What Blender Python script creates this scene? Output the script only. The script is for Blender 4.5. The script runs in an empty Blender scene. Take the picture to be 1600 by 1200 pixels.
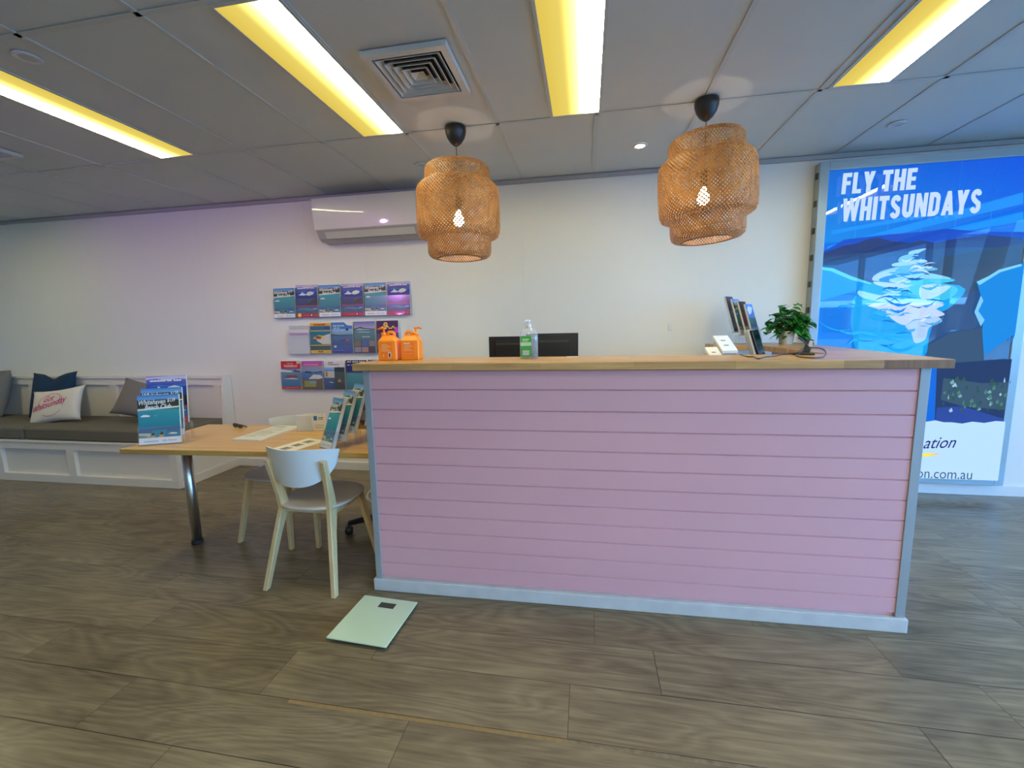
import bpy, bmesh, math, random
from mathutils import Vector, Matrix, Euler, noise as mnoise
random.seed(7)
C = bpy.context.scene.collection
PI = math.pi

# ------------------------------------------------------------------ camera
CAM = Vector((0, 0, 1.3818))
YAW, PIT, ROL, FPX = -0.174321369, -0.130939491, 0.0207374607, 665.0
def _rot():
    cy, sy, cp, sp, cr, sr = math.cos(YAW), math.sin(YAW), math.cos(PIT), math.sin(PIT), math.cos(ROL), math.sin(ROL)
    A = Matrix(((cy, -sy, 0), (sy, cy, 0), (0, 0, 1)))
    B = Matrix(((1, 0, 0), (0, cp, sp), (0, -sp, cp)))
    D = Matrix(((cr, 0, -sr), (0, 1, 0), (sr, 0, cr)))
    return D @ B @ A
RM = _rot()
def ray(u, v):
    return RM.transposed() @ Vector(((u - 800) / FPX, 1, -(v - 600) / FPX))
def onY(u, v, y):
    d = ray(u, v); return CAM + d * (y / d.y)
def onZ(u, v, z):
    d = ray(u, v); return CAM + d * ((z - CAM.z) / d.z)
cam = bpy.data.cameras.new('camera'); cam_o = bpy.data.objects.new('camera', cam); C.objects.link(cam_o)
M4 = Matrix.Identity(4)
for i in range(3):
    M4[i][0] = RM[0][i]; M4[i][1] = RM[2][i]; M4[i][2] = -RM[1][i]; M4[i][3] = CAM[i]
cam_o.matrix_world = M4
cam.sensor_width = 36; cam.sensor_fit = 'HORIZONTAL'; cam.lens = FPX / 1600 * 36
cam.clip_start = .02; cam.clip_end = 200
bpy.context.scene.camera = cam_o

# ------------------------------------------------------------------ colour and materials
def s2l(c):
    c /= 255
    return c / 12.92 if c <= .04045 else ((c + .055) / 1.055) ** 2.4
def rgb(r, g, b): return (s2l(r), s2l(g), s2l(b), 1)
def newmat(name):
    m = bpy.data.materials.new(name); m.use_nodes = True
    nt = m.node_tree; nt.nodes.clear()
    out = nt.nodes.new('ShaderNodeOutputMaterial')
    return m, nt, out
def N(nt, t, **kw):
    n = nt.nodes.new(t)
    for k, v in kw.items():
        if hasattr(n, k) and k not in n.inputs: setattr(n, k, v)
        else: n.inputs[k].default_value = v
    return n
def mat(name, col, rough=.5, metal=0, spec=.5, bump=0, bscale=200, var=0, vscale=3, coat=0, emit=None, estr=0):
    m, nt, out = newmat(name)
    p = N(nt, 'ShaderNodeBsdfPrincipled'); nt.links.new(p.outputs[0], out.inputs[0])
    p.inputs['Base Color'].default_value = col; p.inputs['Roughness'].default_value = rough
    p.inputs['Metallic'].default_value = metal; p.inputs['Specular IOR Level'].default_value = spec
    p.inputs['Coat Weight'].default_value = coat; p.inputs['Coat Roughness'].default_value = .03
    if emit: p.inputs['Emission Color'].default_value = emit; p.inputs['Emission Strength'].default_value = estr
    tc = N(nt, 'ShaderNodeTexCoord')
    if var:
        n = N(nt, 'ShaderNodeTexNoise', Scale=vscale, Detail=4.0); nt.links.new(tc.outputs['Object'], n.inputs['Vector'])
        mx = N(nt, 'ShaderNodeMix', data_type='RGBA')
        mx.inputs[6].default_value = tuple(c * (1 - var) for c in col[:3]) + (1,)
        mx.inputs[7].default_value = tuple(min(1, c * (1 + var)) for c in col[:3]) + (1,)
        nt.links.new(n.outputs[0], mx.inputs[0]); nt.links.new(mx.outputs[2], p.inputs['Base Color'])
    if bump:
        n = N(nt, 'ShaderNodeTexNoise', Scale=bscale, Detail=3.0); nt.links.new(tc.outputs['Object'], n.inputs['Vector'])
        b = N(nt, 'ShaderNodeBump', Strength=bump, Distance=.002)
        nt.links.new(n.outputs[0], b.inputs['Height']); nt.links.new(b.outputs[0], p.inputs['Normal'])
    return m
def woodmat(name, c1, c2, rough=.45, scale=(2, 30, 30), stave=None, coat=0, bands=6):
    """grain runs along local X; stave=(length, width) adds butcher block staves"""
    m, nt, out = newmat(name)
    p = N(nt, 'ShaderNodeBsdfPrincipled', Roughness=rough); nt.links.new(p.outputs[0], out.inputs[0])
    p.inputs['Coat Weight'].default_value = coat; p.inputs['Coat Roughness'].default_value = .15
    tc = N(nt, 'ShaderNodeTexCoord'); mp = N(nt, 'ShaderNodeMapping'); mp.inputs['Scale'].default_value = scale
    nt.links.new(tc.outputs['Object'], mp.inputs[0])
    n = N(nt, 'ShaderNodeTexNoise', Scale=1.0, Detail=bands, Roughness=.65, Distortion=.6); nt.links.new(mp.outputs[0], n.inputs['Vector'])
    cr = N(nt, 'ShaderNodeValToRGB'); cr.color_ramp.elements[0].position = .3; cr.color_ramp.elements[1].position = .72
    cr.color_ramp.elements[0].color = c1; cr.color_ramp.elements[1].color = c2
    nt.links.new(n.outputs[0], cr.inputs[0]); last = cr.outputs[0]
    if stave:
        br = N(nt, 'ShaderNodeTexBrick'); br.inputs['Scale'].default_value = 1
        br.inputs['Brick Width'].default_value = stave[0]; br.inputs['Row Height'].default_value = stave[1]
        br.inputs['Mortar Size'].default_value = .0004; br.inputs['Bias'].default_value = 0
        br.inputs['Color1'].default_value = (.78, .74, .7, 1); br.inputs['Color2'].default_value = (1.12, 1.1, 1.05, 1)
        br.inputs['Mortar'].default_value = (.55, .5, .45, 1)
        nt.links.new(tc.outputs['Object'], br.inputs['Vector'])
        mx = N(nt, 'ShaderNodeMix', data_type='RGBA', blend_type='MULTIPLY'); mx.inputs[0].default_value = 1
        nt.links.new(last, mx.inputs[6]); nt.links.new(br.outputs[0], mx.inputs[7]); last = mx.outputs[2]
    nt.links.new(last, p.inputs['Base Color'])
    return m
def clearmat(name, tint=(.97, .98, .985, 1), rough=.03, boost=1.0, haze=0.0):
    m, nt, out = newmat(name)
    t = N(nt, 'ShaderNodeBsdfTransparent', Color=tint); g = N(nt, 'ShaderNodeBsdfGlossy', Roughness=rough)
    f = N(nt, 'ShaderNodeFresnel', IOR=1.5); mu = N(nt, 'ShaderNodeMath', operation='MULTIPLY'); mu.inputs[1].default_value = boost
    mu.use_clamp = True
    gm = N(nt, 'ShaderNodeNewGeometry'); inv = N(nt, 'ShaderNodeMath', operation='SUBTRACT'); inv.inputs[0].default_value = 1; nt.links.new(gm.outputs['Backfacing'], inv.inputs[1])
    m0 = N(nt, 'ShaderNodeMath', operation='MULTIPLY'); nt.links.new(inv.outputs[0], m0.inputs[0])
    mx = N(nt, 'ShaderNodeMixShader'); nt.links.new(f.outputs[0], mu.inputs[0]); nt.links.new(mu.outputs[0], m0.inputs[1]); nt.links.new(m0.outputs[0], mx.inputs[0])
    nt.links.new(t.outputs[0], mx.inputs[1]); nt.links.new(g.outputs[0], mx.inputs[2])
    last = mx
    if haze:
        d = N(nt, 'ShaderNodeBsdfDiffuse', Color=(.85, .87, .9, 1)); m2 = N(nt, 'ShaderNodeMixShader'); m2.inputs[0].default_value = haze
        nt.links.new(mx.outputs[0], m2.inputs[1]); nt.links.new(d.outputs[0], m2.inputs[2]); last = m2
    nt.links.new(last.outputs[0], out.inputs[0])
    return m
def printmat(name, rough=.35, emit=0, coat=.0):
    m, nt, out = newmat(name)
    p = N(nt, 'ShaderNodeBsdfPrincipled', Roughness=rough); nt.links.new(p.outputs[0], out.inputs[0])
    p.inputs['Coat Weight'].default_value = coat; p.inputs['Coat Roughness'].default_value = .05
    a = N(nt, 'ShaderNodeAttribute', attribute_name='Col')
    if emit:
        p.inputs['Base Color'].default_value = (.02, .02, .02, 1); p.inputs['Specular IOR Level'].default_value = 0
        nt.links.new(a.outputs[0], p.inputs['Emission Color']); p.inputs['Emission Strength'].default_value = emit
    else: nt.links.new(a.outputs[0], p.inputs['Base Color'])
    return m
def emat(name, col, st):
    m, nt, out = newmat(name); e = N(nt, 'ShaderNodeEmission', Color=col, Strength=st); nt.links.new(e.outputs[0], out.inputs[0]); return m

WHITE_PAINT = mat('white_paint', (.68, .68, .66, 1), .5, bump=.05, bscale=120)
WALL_PAINT = mat('wall_paint', (.78, .76, .72, 1), .62, bump=.06, bscale=180)
CEIL_TILE = mat('ceiling_tile', (.58, .61, .61, 1), .8, bump=.12, bscale=350, var=.03, vscale=5)
CEIL_GRID = mat('ceiling_grid_metal', (.52, .545, .545, 1), .45)
BENCH_PAINT = mat('bench_paint', (.76, .71, .66, 1), .45)
TRIM_WHITE = mat('trim_white', (.72, .72, .71, 1), .4, var=.05, vscale=9)
PINK = mat('pink_paint', rgb(216, 164, 171), .42, var=.035, vscale=2.5)
GREY_TRIM = mat('grey_aluminium', rgb(156, 161, 163), .4, metal=.2)
FRAME_GREY = mat('frame_aluminium', rgb(160, 174, 180), .35, metal=.3)
OAK = woodmat('oak_worktop', rgb(166, 122, 70), rgb(206, 164, 104), .38, (2.5, 40, 40), (.42, .043), coat=.25)
OAK_END = woodmat('oak_end_grain', rgb(112, 78, 46), rgb(150, 108, 66), .5, (60, 14, 3))
TABLE_OAK = woodmat('table_oak', rgb(184, 138, 66), rgb(210, 168, 94), .36, (1.6, 26, 26), coat=.3)
BIRCH = woodmat('birch', rgb(196, 164, 112), rgb(222, 194, 146), .42, (18, 18, 3))
CHAIR_WHITE = mat('chair_white', rgb(214, 216, 214), .4)
SEAT_GREY = mat('seat_laminate', rgb(192, 182, 174), .5, var=.03)
CHROME = mat('brushed_chrome', (.62, .62, .63, 1), .28, metal=1)
BLACK = mat('black_plastic', (.012, .012, .013, 1), .38)
BLACK_RUBBER = mat('black_rubber', (.01, .01, .01, 1), .7)
BLACK_GLOSS = mat('black_gloss', (.006, .006, .008, 1), .12)
SILVER = mat('silver_plastic', (.5, .49, .47, 1), .35, metal=.4)
GREY_FABRIC = mat('grey_fabric', rgb(106, 101, 90), .95, bump=.5, bscale=500, var=.06, vscale=30)
PILLOW_GREY = mat('pillow_grey', rgb(122, 116, 110), .95, bump=.4, bscale=500, var=.05, vscale=20)
PILLOW_NAVY = mat('pillow_navy', rgb(22, 52, 82), .92, bump=.4, bscale=500, var=.08, vscale=20)
PILLOW_WHITE = mat('pillow_white', rgb(226, 216, 206), .92, bump=.3, bscale=500)
PINK_INK = mat('pink_ink', rgb(208, 60, 120), .8)
ORANGE = mat('orange_plastic', rgb(255, 140, 10), .32)
ORANGE_LABEL = printmat('bottle_label_print', .4)
BAMBOO = woodmat('bamboo_strip', rgb(126, 80, 32), rgb(182, 130, 66), .55, (12, 12, 12))
def _through(m, f):
    nt = m.node_tree; out = [n for n in nt.nodes if n.type == 'OUTPUT_MATERIAL'][0]; p = [n for n in nt.nodes if n.type == 'BSDF_PRINCIPLED'][0]
    tr = N(nt, 'ShaderNodeBsdfTranslucent'); nt.links.new(p.inputs['Base Color'].links[0].from_socket, tr.inputs[0])
    mx = N(nt, 'ShaderNodeMixShader'); mx.inputs[0].default_value = f
    nt.links.new(p.outputs[0], mx.inputs[1]); nt.links.new(tr.outputs[0], mx.inputs[2]); nt.links.new(mx.outputs[0], out.inputs[0])
_through(BAMBOO, .10)
ACRYLIC = clearmat('clear_acrylic', rough=.14, haze=.035)
FROST = clearmat('frosted_acrylic', haze=.35)
PANE = clearmat('window_glass', tint=(.56, .50, .41, 1), boost=1.0)  # warm tint added to neutralise daylight from the front
SIDE_PANE = clearmat('blue_filter_glass', tint=(.46, .78, 1.0, 1))  # blue tint added to colour the daylight on the right side
LIGHTBOX_GLASS = clearmat('lightbox_glass', tint=(.98, .99, 1, 1), rough=.008, boost=1.5)
PRINT = printmat('glossy_print', .35, coat=.12)
BACKLIT = printmat('backlit_print', .5, emit=.58)
PAPER = mat('white_paper', (.78, .77, .74, 1), .7)
GLASS_PALE = mat('pale_green_glass', rgb(196, 218, 190), .08, coat=.6)
LCD = mat('lcd_grey', rgb(62, 66, 58), .15)
AC_WHITE = mat('aircon_white', (.66, .65, .62, 1), .3, coat=.6)
AC_GREY = mat('aircon_grey', (.42, .42, .43, 1), .4)
LEAF = mat('leaf_green', rgb(58, 136, 52), .35, var=.35, vscale=14)
STEM = mat('stem_green', rgb(84, 120, 60), .5)
SOIL = mat('potting_soil', (.03, .02, .015, 1), .9)
POT_WHITE = mat('pot_white', (.7, .7, .7, 1), .3)
VENT_WHITE = mat('vent_white', (.60, .605, .60, 1), .35)
DARK_VOID = mat('duct_dark', (.012, .012, .014, 1), .8)
BULB = emat('bulb_glow', (1, .84, .66, 1), 42)
DOWNLIGHT_ON = emat('downlight_glow', (1, .86, .7, 1), 22)
DOWNLIGHT_OFF = mat('downlight_lens', (.5, .5, .5, 1), .2)

# ------------------------------------------------------------------ mesh helpers
class MB:
    def __init__(s): s.bm = bmesh.new(); s.mi = 0
    def _tag(s, faces):
        for f in faces: f.material_index = s.mi
    def box(s, a, b, bev=0, seg=2, M=None):
        x0, y0, z0 = a; x1, y1, z1 = b
        tb = bmesh.new()
        v = [tb.verts.new(p) for p in ((x0, y0, z0), (x1, y0, z0), (x1, y1, z0), (x0, y1, z0), (x0, y0, z1), (x1, y0, z1), (x1, y1, z1), (x0, y1, z1))]
        for q in ((0, 3, 2, 1), (4, 5, 6, 7), (0, 1, 5, 4), (1, 2, 6, 5), (2, 3, 7, 6), (3, 0, 4, 7)): tb.faces.new([v[i] for i in q])
        if bev: bmesh.ops.bevel(tb, geom=tb.edges[:], offset=bev, segments=seg, profile=.6, affect='EDGES')
        return s.merge(tb, M)
    def merge(s, tb, M=None):
        if M is not None: bmesh.ops.transform(tb, matrix=M, verts=tb.verts)
        mp = {}
        for v in tb.verts: mp[v] = s.bm.verts.new(v.co)
        for f in tb.faces:
            try: nf = s.bm.faces.new([mp[v] for v in f.verts]); nf.material_index = s.mi; nf.smooth = f.smooth
            except ValueError: pass
        tb.free(); return s
    def prism(s, pts, d0, d1, axis='Y', bev=0, M=None):
        """pts 2D polygon in the plane across axis, extruded from d0 to d1"""
        def P(a, b, d): return {'Y': (a, d, b), 'X': (d, a, b), 'Z': (a, b, d)}[axis]
        tb = bmesh.new()
        A = [tb.verts.new(P(a, b, d0)) for a, b in pts]; B = [tb.verts.new(P(a, b, d1)) for a, b in pts]; n = len(pts)
        tb.faces.new(A); tb.faces.new(B[::-1])
        for i in range(n): tb.faces.new((A[i], B[i], B[(i + 1) % n], A[(i + 1) % n]))
        bmesh.ops.recalc_face_normals(tb, faces=tb.faces)
        if bev: bmesh.ops.bevel(tb, geom=tb.edges[:], offset=bev, segments=2, profile=.6, affect='EDGES')
        return s.merge(tb, M)
    def lathe(s, prof, seg=32, M=None, close=False):
        tb = bmesh.new(); rings = []
        for r, z in prof:
            if r < 1e-6: rings.append([tb.verts.new((0, 0, z))])
            else: rings.append([tb.verts.new((r * math.cos(2 * PI * k / seg), r * math.sin(2 * PI * k / seg), z)) for k in range(seg)])
        for a, b in zip(rings, rings[1:]):
            for k in range(seg):
                q = [a[k % len(a)], a[(k + 1) % len(a)], b[(k + 1) % len(b)], b[k % len(b)]]
                q = [v for i, v in enumerate(q) if v not in q[:i]]
                if len(q) > 2:
                    f = tb.faces.new(q); f.smooth = True
        bmesh.ops.recalc_face_normals(tb, faces=tb.faces)
        return s.merge(tb, M)
    def tube(s, pts, r, seg=8, caps=True, M=None):
        pts = [Vector(p) for p in pts]; tb = bmesh.new(); rings = []
        n = len(pts); rr = r if isinstance(r, (list, tuple)) else [r] * n
        t0 = (pts[1] - pts[0]).normalized()
        up = Vector((0, 0, 1)) if abs(t0.z) < .9 else Vector((1, 0, 0))
        side = t0.cross(up).normalized()
        for i, p in enumerate(pts):
            t = (pts[min(i + 1, n - 1)] - pts[max(i - 1, 0)]).normalized()
            side = (side - t * side.dot(t)).normalized(); u = side.cross(t)
            rings.append([tb.verts.new(p + (side * math.cos(2 * PI * k / seg) + u * math.sin(2 * PI * k / seg)) * rr[i]) for k in range(seg)])
        for a, b in zip(rings, rings[1:]):
            for k in range(seg):
                f = tb.faces.new((a[k], a[(k + 1) % seg], b[(k + 1) % seg], b[k])); f.smooth = True
        if caps: tb.faces.new(rings[0][::-1]); tb.faces.new(rings[-1])
        bmesh.ops.recalc_face_normals(tb, faces=tb.faces)
        return s.merge(tb, M)
    def quad(s, *p):
        f = s.bm.faces.new([s.bm.verts.new(q) for q in p]); f.material_index = s.mi; return s
    def build(s, name, mats, parent=None, loc=None, rot=None):
        me = bpy.data.meshes.new(name); s.bm.to_mesh(me); s.bm.free()
        for m in (mats if isinstance(mats, (list, tuple)) else [mats]): me.materials.append(m)
        o = bpy.data.objects.new(name, me); C.objects.link(o)
        if parent is not None: o.parent = parent
        if loc is not None: o.location = loc
        if rot is not None: o.rotation_euler = rot
        return o
def tag(o, label, cat, group=None):
    o['label'] = label; o['category'] = cat
    if group: o['group'] = group
    return o
def thing(name, label, cat, loc=(0, 0, 0), rotz=0, group=None, rot=None):
    o = bpy.data.objects.new(name, None); C.objects.link(o); o.empty_display_size = .1
    o.location = loc; o.rotation_euler = rot if rot else (0, 0, rotz)
    return tag(o, label, cat, group)
def struct(o): o['kind'] = 'structure'; return o
def copy_tree(o, parent=None):
    c = o.copy(); C.objects.link(c)
    if parent is not None: c.parent = parent
    for ch in list(o.children): copy_tree(ch, c)
    return c
def smooth(o, ang=40):
    for p in o.data.polygons: p.use_smooth = True
    try: o.data.set_sharp_from_angle(angle=math.radians(ang))
    except Exception: pass
    return o

# flat printed artwork: coloured polygons in the (a, b) plane, later ones on top
class Art:
    EPS = .00022
    def __init__(s): s.items = []
    def poly(s, pts, col):
        cols = col if isinstance(col, list) else [col] * len(pts)
        s.items.append(('p', pts, cols)); return s
    def rect(s, a0, b0, a1, b1, col, top=None):
        t = top or col
        return s.poly([(a0, b0), (a1, b0), (a1, b1), (a0, b1)], [col, col, t, t])
    def disc(s, a, b, r, col, ry=None, n=20):
        ry = ry or r
        return s.poly([(a + r * math.cos(2 * PI * k / n), b + ry * math.sin(2 * PI * k / n)) for k in range(n)], col)
    def text(s, body, a, b, w, h, col, shear=0, bold=0, rot=0, mapf=None):
        s.items.append(('t', text_faces(body, a, b, w, h, shear, bold, rot), col)); return s
    def emit(s, mb, mi, place, layer=None):
        """place(a, b, depth) -> point"""
        lay = mb.bm.loops.layers.float_color.get('Col') or mb.bm.loops.layers.float_color.new('Col')
        d = Art.EPS
        for it in s.items:
            if it[0] == 'p':
                f = mb.bm.faces.new([mb.bm.verts.new(place(a, b, d)) for a, b in it[1]]); f.material_index = mi
                for l, c in zip(f.loops, it[2]): l[lay] = c
            else:
                vs, fs = it[1]
                V = [mb.bm.verts.new(place(a, b, d)) for a, b in vs]
                for q in fs:
                    try:
                        f = mb.bm.faces.new([V[i] for i in q]); f.material_index = mi
                        for l in f.loops: l[lay] = it[2]
                    except ValueError: pass
            d += Art.EPS
_tc = {}
def text_faces(body, a, b, w, h, shear=0, bold=0, rot=0):
    """glyph outlines of body filled, fitted to the box w x h whose lower left corner is (a, b)"""
    key = (body, shear, bold)
    if key not in _tc:
        cu = bpy.data.curves.new('glyphs', 'FONT'); cu.body = body; cu.size = 1; cu.shear = shear; cu.offset = bold
        cu.resolution_u = 3; cu.fill_mode = 'FRONT' if hasattr(cu, 'fill_mode') and cu.dimensions == '2D' else cu.fill_mode
        ob = bpy.data.objects.new('glyphs', cu)
        me = bpy.data.meshes.new_from_object(ob)
        vs = [(v.co.x, v.co.y) for v in me.vertices]; fs = [tuple(p.vertices) for p in me.polygons]
        bpy.data.objects.remove(ob); bpy.data.meshes.remove(me); bpy.data.curves.remove(cu)
        _tc[key] = (vs, fs)
    vs, fs = _tc[key]
    x0 = min(v[0] for v in vs); x1 = max(v[0] for v in vs); y0 = min(v[1] for v in vs); y1 = max(v[1] for v in vs)
    out = []
    cr, sr = math.cos(rot), math.sin(rot)
    for x, y in vs:
        p, q = (x - x0) / (x1 - x0) * w, (y - y0) / (y1 - y0) * h
        out.append((a + p * cr - q * sr, b + p * sr + q * cr))
    return out, fs

# ------------------------------------------------------------------ room dimensions
ZC = 2.636; YW = 3.805; XL = -7.6; XR = 4.2; YF = -2.2
SEAM0, YC = .0555, 2.7775

# ---- floor: vinyl planks, one mesh, each plank with its own colour value
def floor_material():
    m, nt, out = newmat('vinyl_oak_planks')
    p = N(nt, 'ShaderNodeBsdfPrincipled'); nt.links.new(p.outputs[0], out.inputs[0])
    a = N(nt, 'ShaderNodeAttribute', attribute_name='Col'); tc = N(nt, 'ShaderNodeTexCoord')
    sep = N(nt, 'ShaderNodeSeparateColor'); nt.links.new(a.outputs[0], sep.inputs[0])
    mul = N(nt, 'ShaderNodeVectorMath', operation='SCALE'); mul.inputs['Scale'].default_value = 37.0
    nt.links.new(a.outputs['Vector'], mul.inputs[0])
    add = N(nt, 'ShaderNodeVectorMath', operation='ADD'); nt.links.new(tc.outputs['Object'], add.inputs[0]); nt.links.new(mul.outputs[0], add.inputs[1])
    # cathedral grain: rings of a stretched, bent noise field
    mp = N(nt, 'ShaderNodeMapping'); mp.inputs['Scale'].default_value = (1.05, 5.6, 1); nt.links.new(add.outputs[0], mp.inputs[0])
    n1 = N(nt, 'ShaderNodeTexNoise', Scale=1.0, Detail=1.5, Roughness=.45, Distortion=.35); nt.links.new(mp.outputs[0], n1.inputs['Vector'])
    m1 = N(nt, 'ShaderNodeMath', operation='MULTIPLY'); m1.inputs[1].default_value = 30; nt.links.new(n1.outputs[0], m1.inputs[0])
    fr = N(nt, 'ShaderNodeMath', operation='PINGPONG'); fr.inputs[1].default_value = 1; nt.links.new(m1.outputs[0], fr.inputs[0])
    # fine streaks
    mp2 = N(nt, 'ShaderNodeMapping'); mp2.inputs['Scale'].default_value = (4, 95, 1); nt.links.new(add.outputs[0], mp2.inputs[0])
    n2 = N(nt, 'ShaderNodeTexNoise', Scale=1.0, Detail=5, Roughness=.7); nt.links.new(mp2.outputs[0], n2.inputs['Vector'])
    # broad dark patches, knots
    mp3 = N(nt, 'ShaderNodeMapping'); mp3.inputs['Scale'].default_value = (2.2, 7, 1); nt.links.new(add.outputs[0], mp3.inputs[0])
    n3 = N(nt, 'ShaderNodeTexNoise', Scale=1.0, Detail=3, Roughness=.6); nt.links.new(mp3.outputs[0], n3.inputs['Vector'])
    # combine to one value
    c1 = N(nt, 'ShaderNodeMath', operation='MULTIPLY_ADD'); c1.inputs[1].default_value = .13; c1.inputs[2].default_value = 0; nt.links.new(fr.outputs[0], c1.inputs[0])
    c2 = N(nt, 'ShaderNodeMath', operation='MULTIPLY_ADD'); c2.inputs[1].default_value = .55; nt.links.new(n2.outputs[0], c2.inputs[0]); nt.links.new(c1.outputs[0], c2.inputs[2])
    c3 = N(nt, 'ShaderNodeMath', operation='MULTIPLY_ADD'); c3.inputs[1].default_value = .62; nt.links.new(n3.outputs[0], c3.inputs[0]); nt.links.new(c2.outputs[0], c3.inputs[2])
    c4 = N(nt, 'ShaderNodeMath', operation='MULTIPLY_ADD'); c4.inputs[1].default_value = .09; nt.links.new(sep.outputs[0], c4.inputs[0]); nt.links.new(c3.outputs[0], c4.inputs[2])
    cr = N(nt, 'ShaderNodeValToRGB'); e = cr.color_ramp.elements
    e[0].position = .30; e[0].color = FLOOR_DARK; e[1].position = .98; e[1].color = FLOOR_LIGHT
    nt.links.new(c4.outputs[0], cr.inputs[0])
    nt.links.new(cr.outputs[0], p.inputs['Base Color'])
    p.inputs['Roughness'].default_value = .24
    b = N(nt, 'ShaderNodeBump', Strength=.12, Distance=.002); nt.links.new(n2.outputs[0], b.inputs['Height']); nt.links.new(b.outputs[0], p.inputs['Normal'])
    return m
FLOOR_DARK, FLOOR_LIGHT = rgb(57, 49, 36), rgb(140, 124, 96)
def build_floor():
    mb = MB(); lay = mb.bm.loops.layers.float_color.new('Col')
    g = .0011; PW = .2265; PL = 1.182
    y_seam = 1.278
    rows = range(-20, 13)
    known = {0: -.06, 1: .283, 2: .039, 3: -.42, -1: -.62, -2: -.2}
    for r in rows:
        ya = y_seam + r * PW; yb = ya + PW
        off = known.get(r, random.uniform(-.5, .5))
        if yb > YW + .02: yb = YW + .02
        if ya >= yb - .01: continue
        lo = g; hi = g
        if r == -1: hi = .016                               # open joint with old glue in it
        k = -8
        while off + k * PL < XR:
            x0, x1 = off + k * PL, off + (k + 1) * PL
            k += 1
            # the seam that runs across the planks on the right
            cuts = [(x0, x1)]
            if x0 < 2.056 < x1: cuts = [(x0, 2.056), (2.056, x1)]
            for (p0, p1) in cuts:
                p0 = max(p0, XL - .1); p1 = min(p1, XR + .1)
                if p1 - p0 < .02: continue
                c = (random.random(), random.random(), random.random(), 1)
                hi2 = hi
                if r == -1 and not (p1 > -1.11): hi2 = g
                parts = [(p0, p1, hi2)]
                if r == -1 and p0 < -1.11 < p1: parts = [(p0, -1.11, g), (-1.11, p1, .016)]
                for q0, q1, hh in parts:
                    e0 = g if q0 == p0 else 0; e1 = g if q1 == p1 else 0
                    f = mb.bm.faces.new([mb.bm.verts.new(v) for v in ((q0 + e0, ya + lo, 0), (q1 - e1, ya + lo, 0), (q1 - e1, yb - hh, 0), (q0 + e0, yb - hh, 0))])
                    for l in f.loops: l[lay] = c
    mb.mi = 1
    mb.quad((XL - .1, YF - 1, -.004), (XR + .1, YF - 1, -.004), (XR + .1, YW + .1, -.004), (XL - .1, YW + .1, -.004))
    mb.mi = 2
    n = 46
    for k in range(n):
        xa, xb = -1.11 + k * .03, -1.11 + (k + 1) * .03
        mb.mi = 2 if xb < -.04 else 3
        j0, j1 = .0015 * math.sin(k * 1.7), .0015 * math.sin((k + 1) * 1.7)
        mb.quad((xa, 1.262 + j0, -.0016), (xb, 1.262 + j1, -.0016), (xb, 1.279, -.0016), (xa, 1.279, -.0016))
    xa = -1.11 + n * .03
    mb.mi = 3; mb.quad((xa, 1.262, -.0016), (XR, 1.262, -.0016), (XR, 1.279, -.0016), (xa, 1.279, -.0016))
    o = mb.build('floor', [floor_material(), mat('joint_dark', (.03, .025, .02, 1), .9), mat('old_glue', rgb(132, 108, 68), .8, var=.25, vscale=40), mat('dirty_glue', rgb(116, 100, 76), .9, var=.6, vscale=45)])
    return struct(o)
build_floor()

# ---- back wall with fine panel joints
mb = MB()
seams = sorted([-6.2, -5.0, -3.83, -2.634, -2.037, -.55, .915, 2.4, 3.6])
xs = [XL] + seams + [XR]
for a, b in zip(xs, xs[1:]): mb.box((a + (.0007 if a > XL else 0), YW, 0), (b - (.0007 if b < XR else 0), YW + .08, ZC + .1))
mb.box((XL, YW + .002, 0), (XR, YW + .09, ZC + .1))
struct(mb.build('wall_back', WALL_PAINT))
mb = MB(); mb.box((XL - .1, YF, 0), (XL, YW + .08, ZC + .1)); struct(mb.build('wall_left', WALL_PAINT))
mb = MB(); mb.box((XR, 3.2, 0), (XR + .1, YW + .08, ZC + .1)); mb.box((XR, YF - .12, 2.46), (XR + .1, 3.2, ZC + .1)); struct(mb.build('wall_right', WALL_PAINT))
DARK_MULLION = mat('dark_mullion', rgb(40, 44, 48), .4)
RYS = [YF, -.26, 1.41, 3.2]
mb = MB()
for y in RYS: mb.box((XR + .03, y - .035, 0), (XR + .09, y + .035, 2.46), .003)
mb.box((XR + .03, YF, 0), (XR + .09, 3.2, .1), .003); mb.box((XR + .03, YF, .81), (XR + .09, 3.2, .92), .003); mb.box((XR + .03, YF, 2.40), (XR + .09, 3.2, 2.46), .003)
struct(mb.build('trim_4', DARK_MULLION))
for i, (a, b) in enumerate(zip(RYS, RYS[1:])):
    mb = MB(); mb.box((XR + .058, a + .035, .1), (XR + .064, b - .035, .81)); mb.box((XR + .058, a + .035, .92), (XR + .064, b - .035, 2.40))
    struct(mb.build('window_%d' % (i + 11), SIDE_PANE))
# cornice angle under the ceiling and skirting board
mb = MB(); mb.box((XL, YW - .022, ZC - .032), (XR, YW, ZC), .002); struct(mb.build('trim_1', mat('cornice_grey', (.40, .385, .385, 1), .5)))
mb = MB(); mb.prism([(YW - .016, 0), (YW, 0), (YW, .085), (YW - .008, .085), (YW - .016, .078)], XL, XR, 'X'); struct(mb.build('baseboard_back', TRIM_WHITE))

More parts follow.
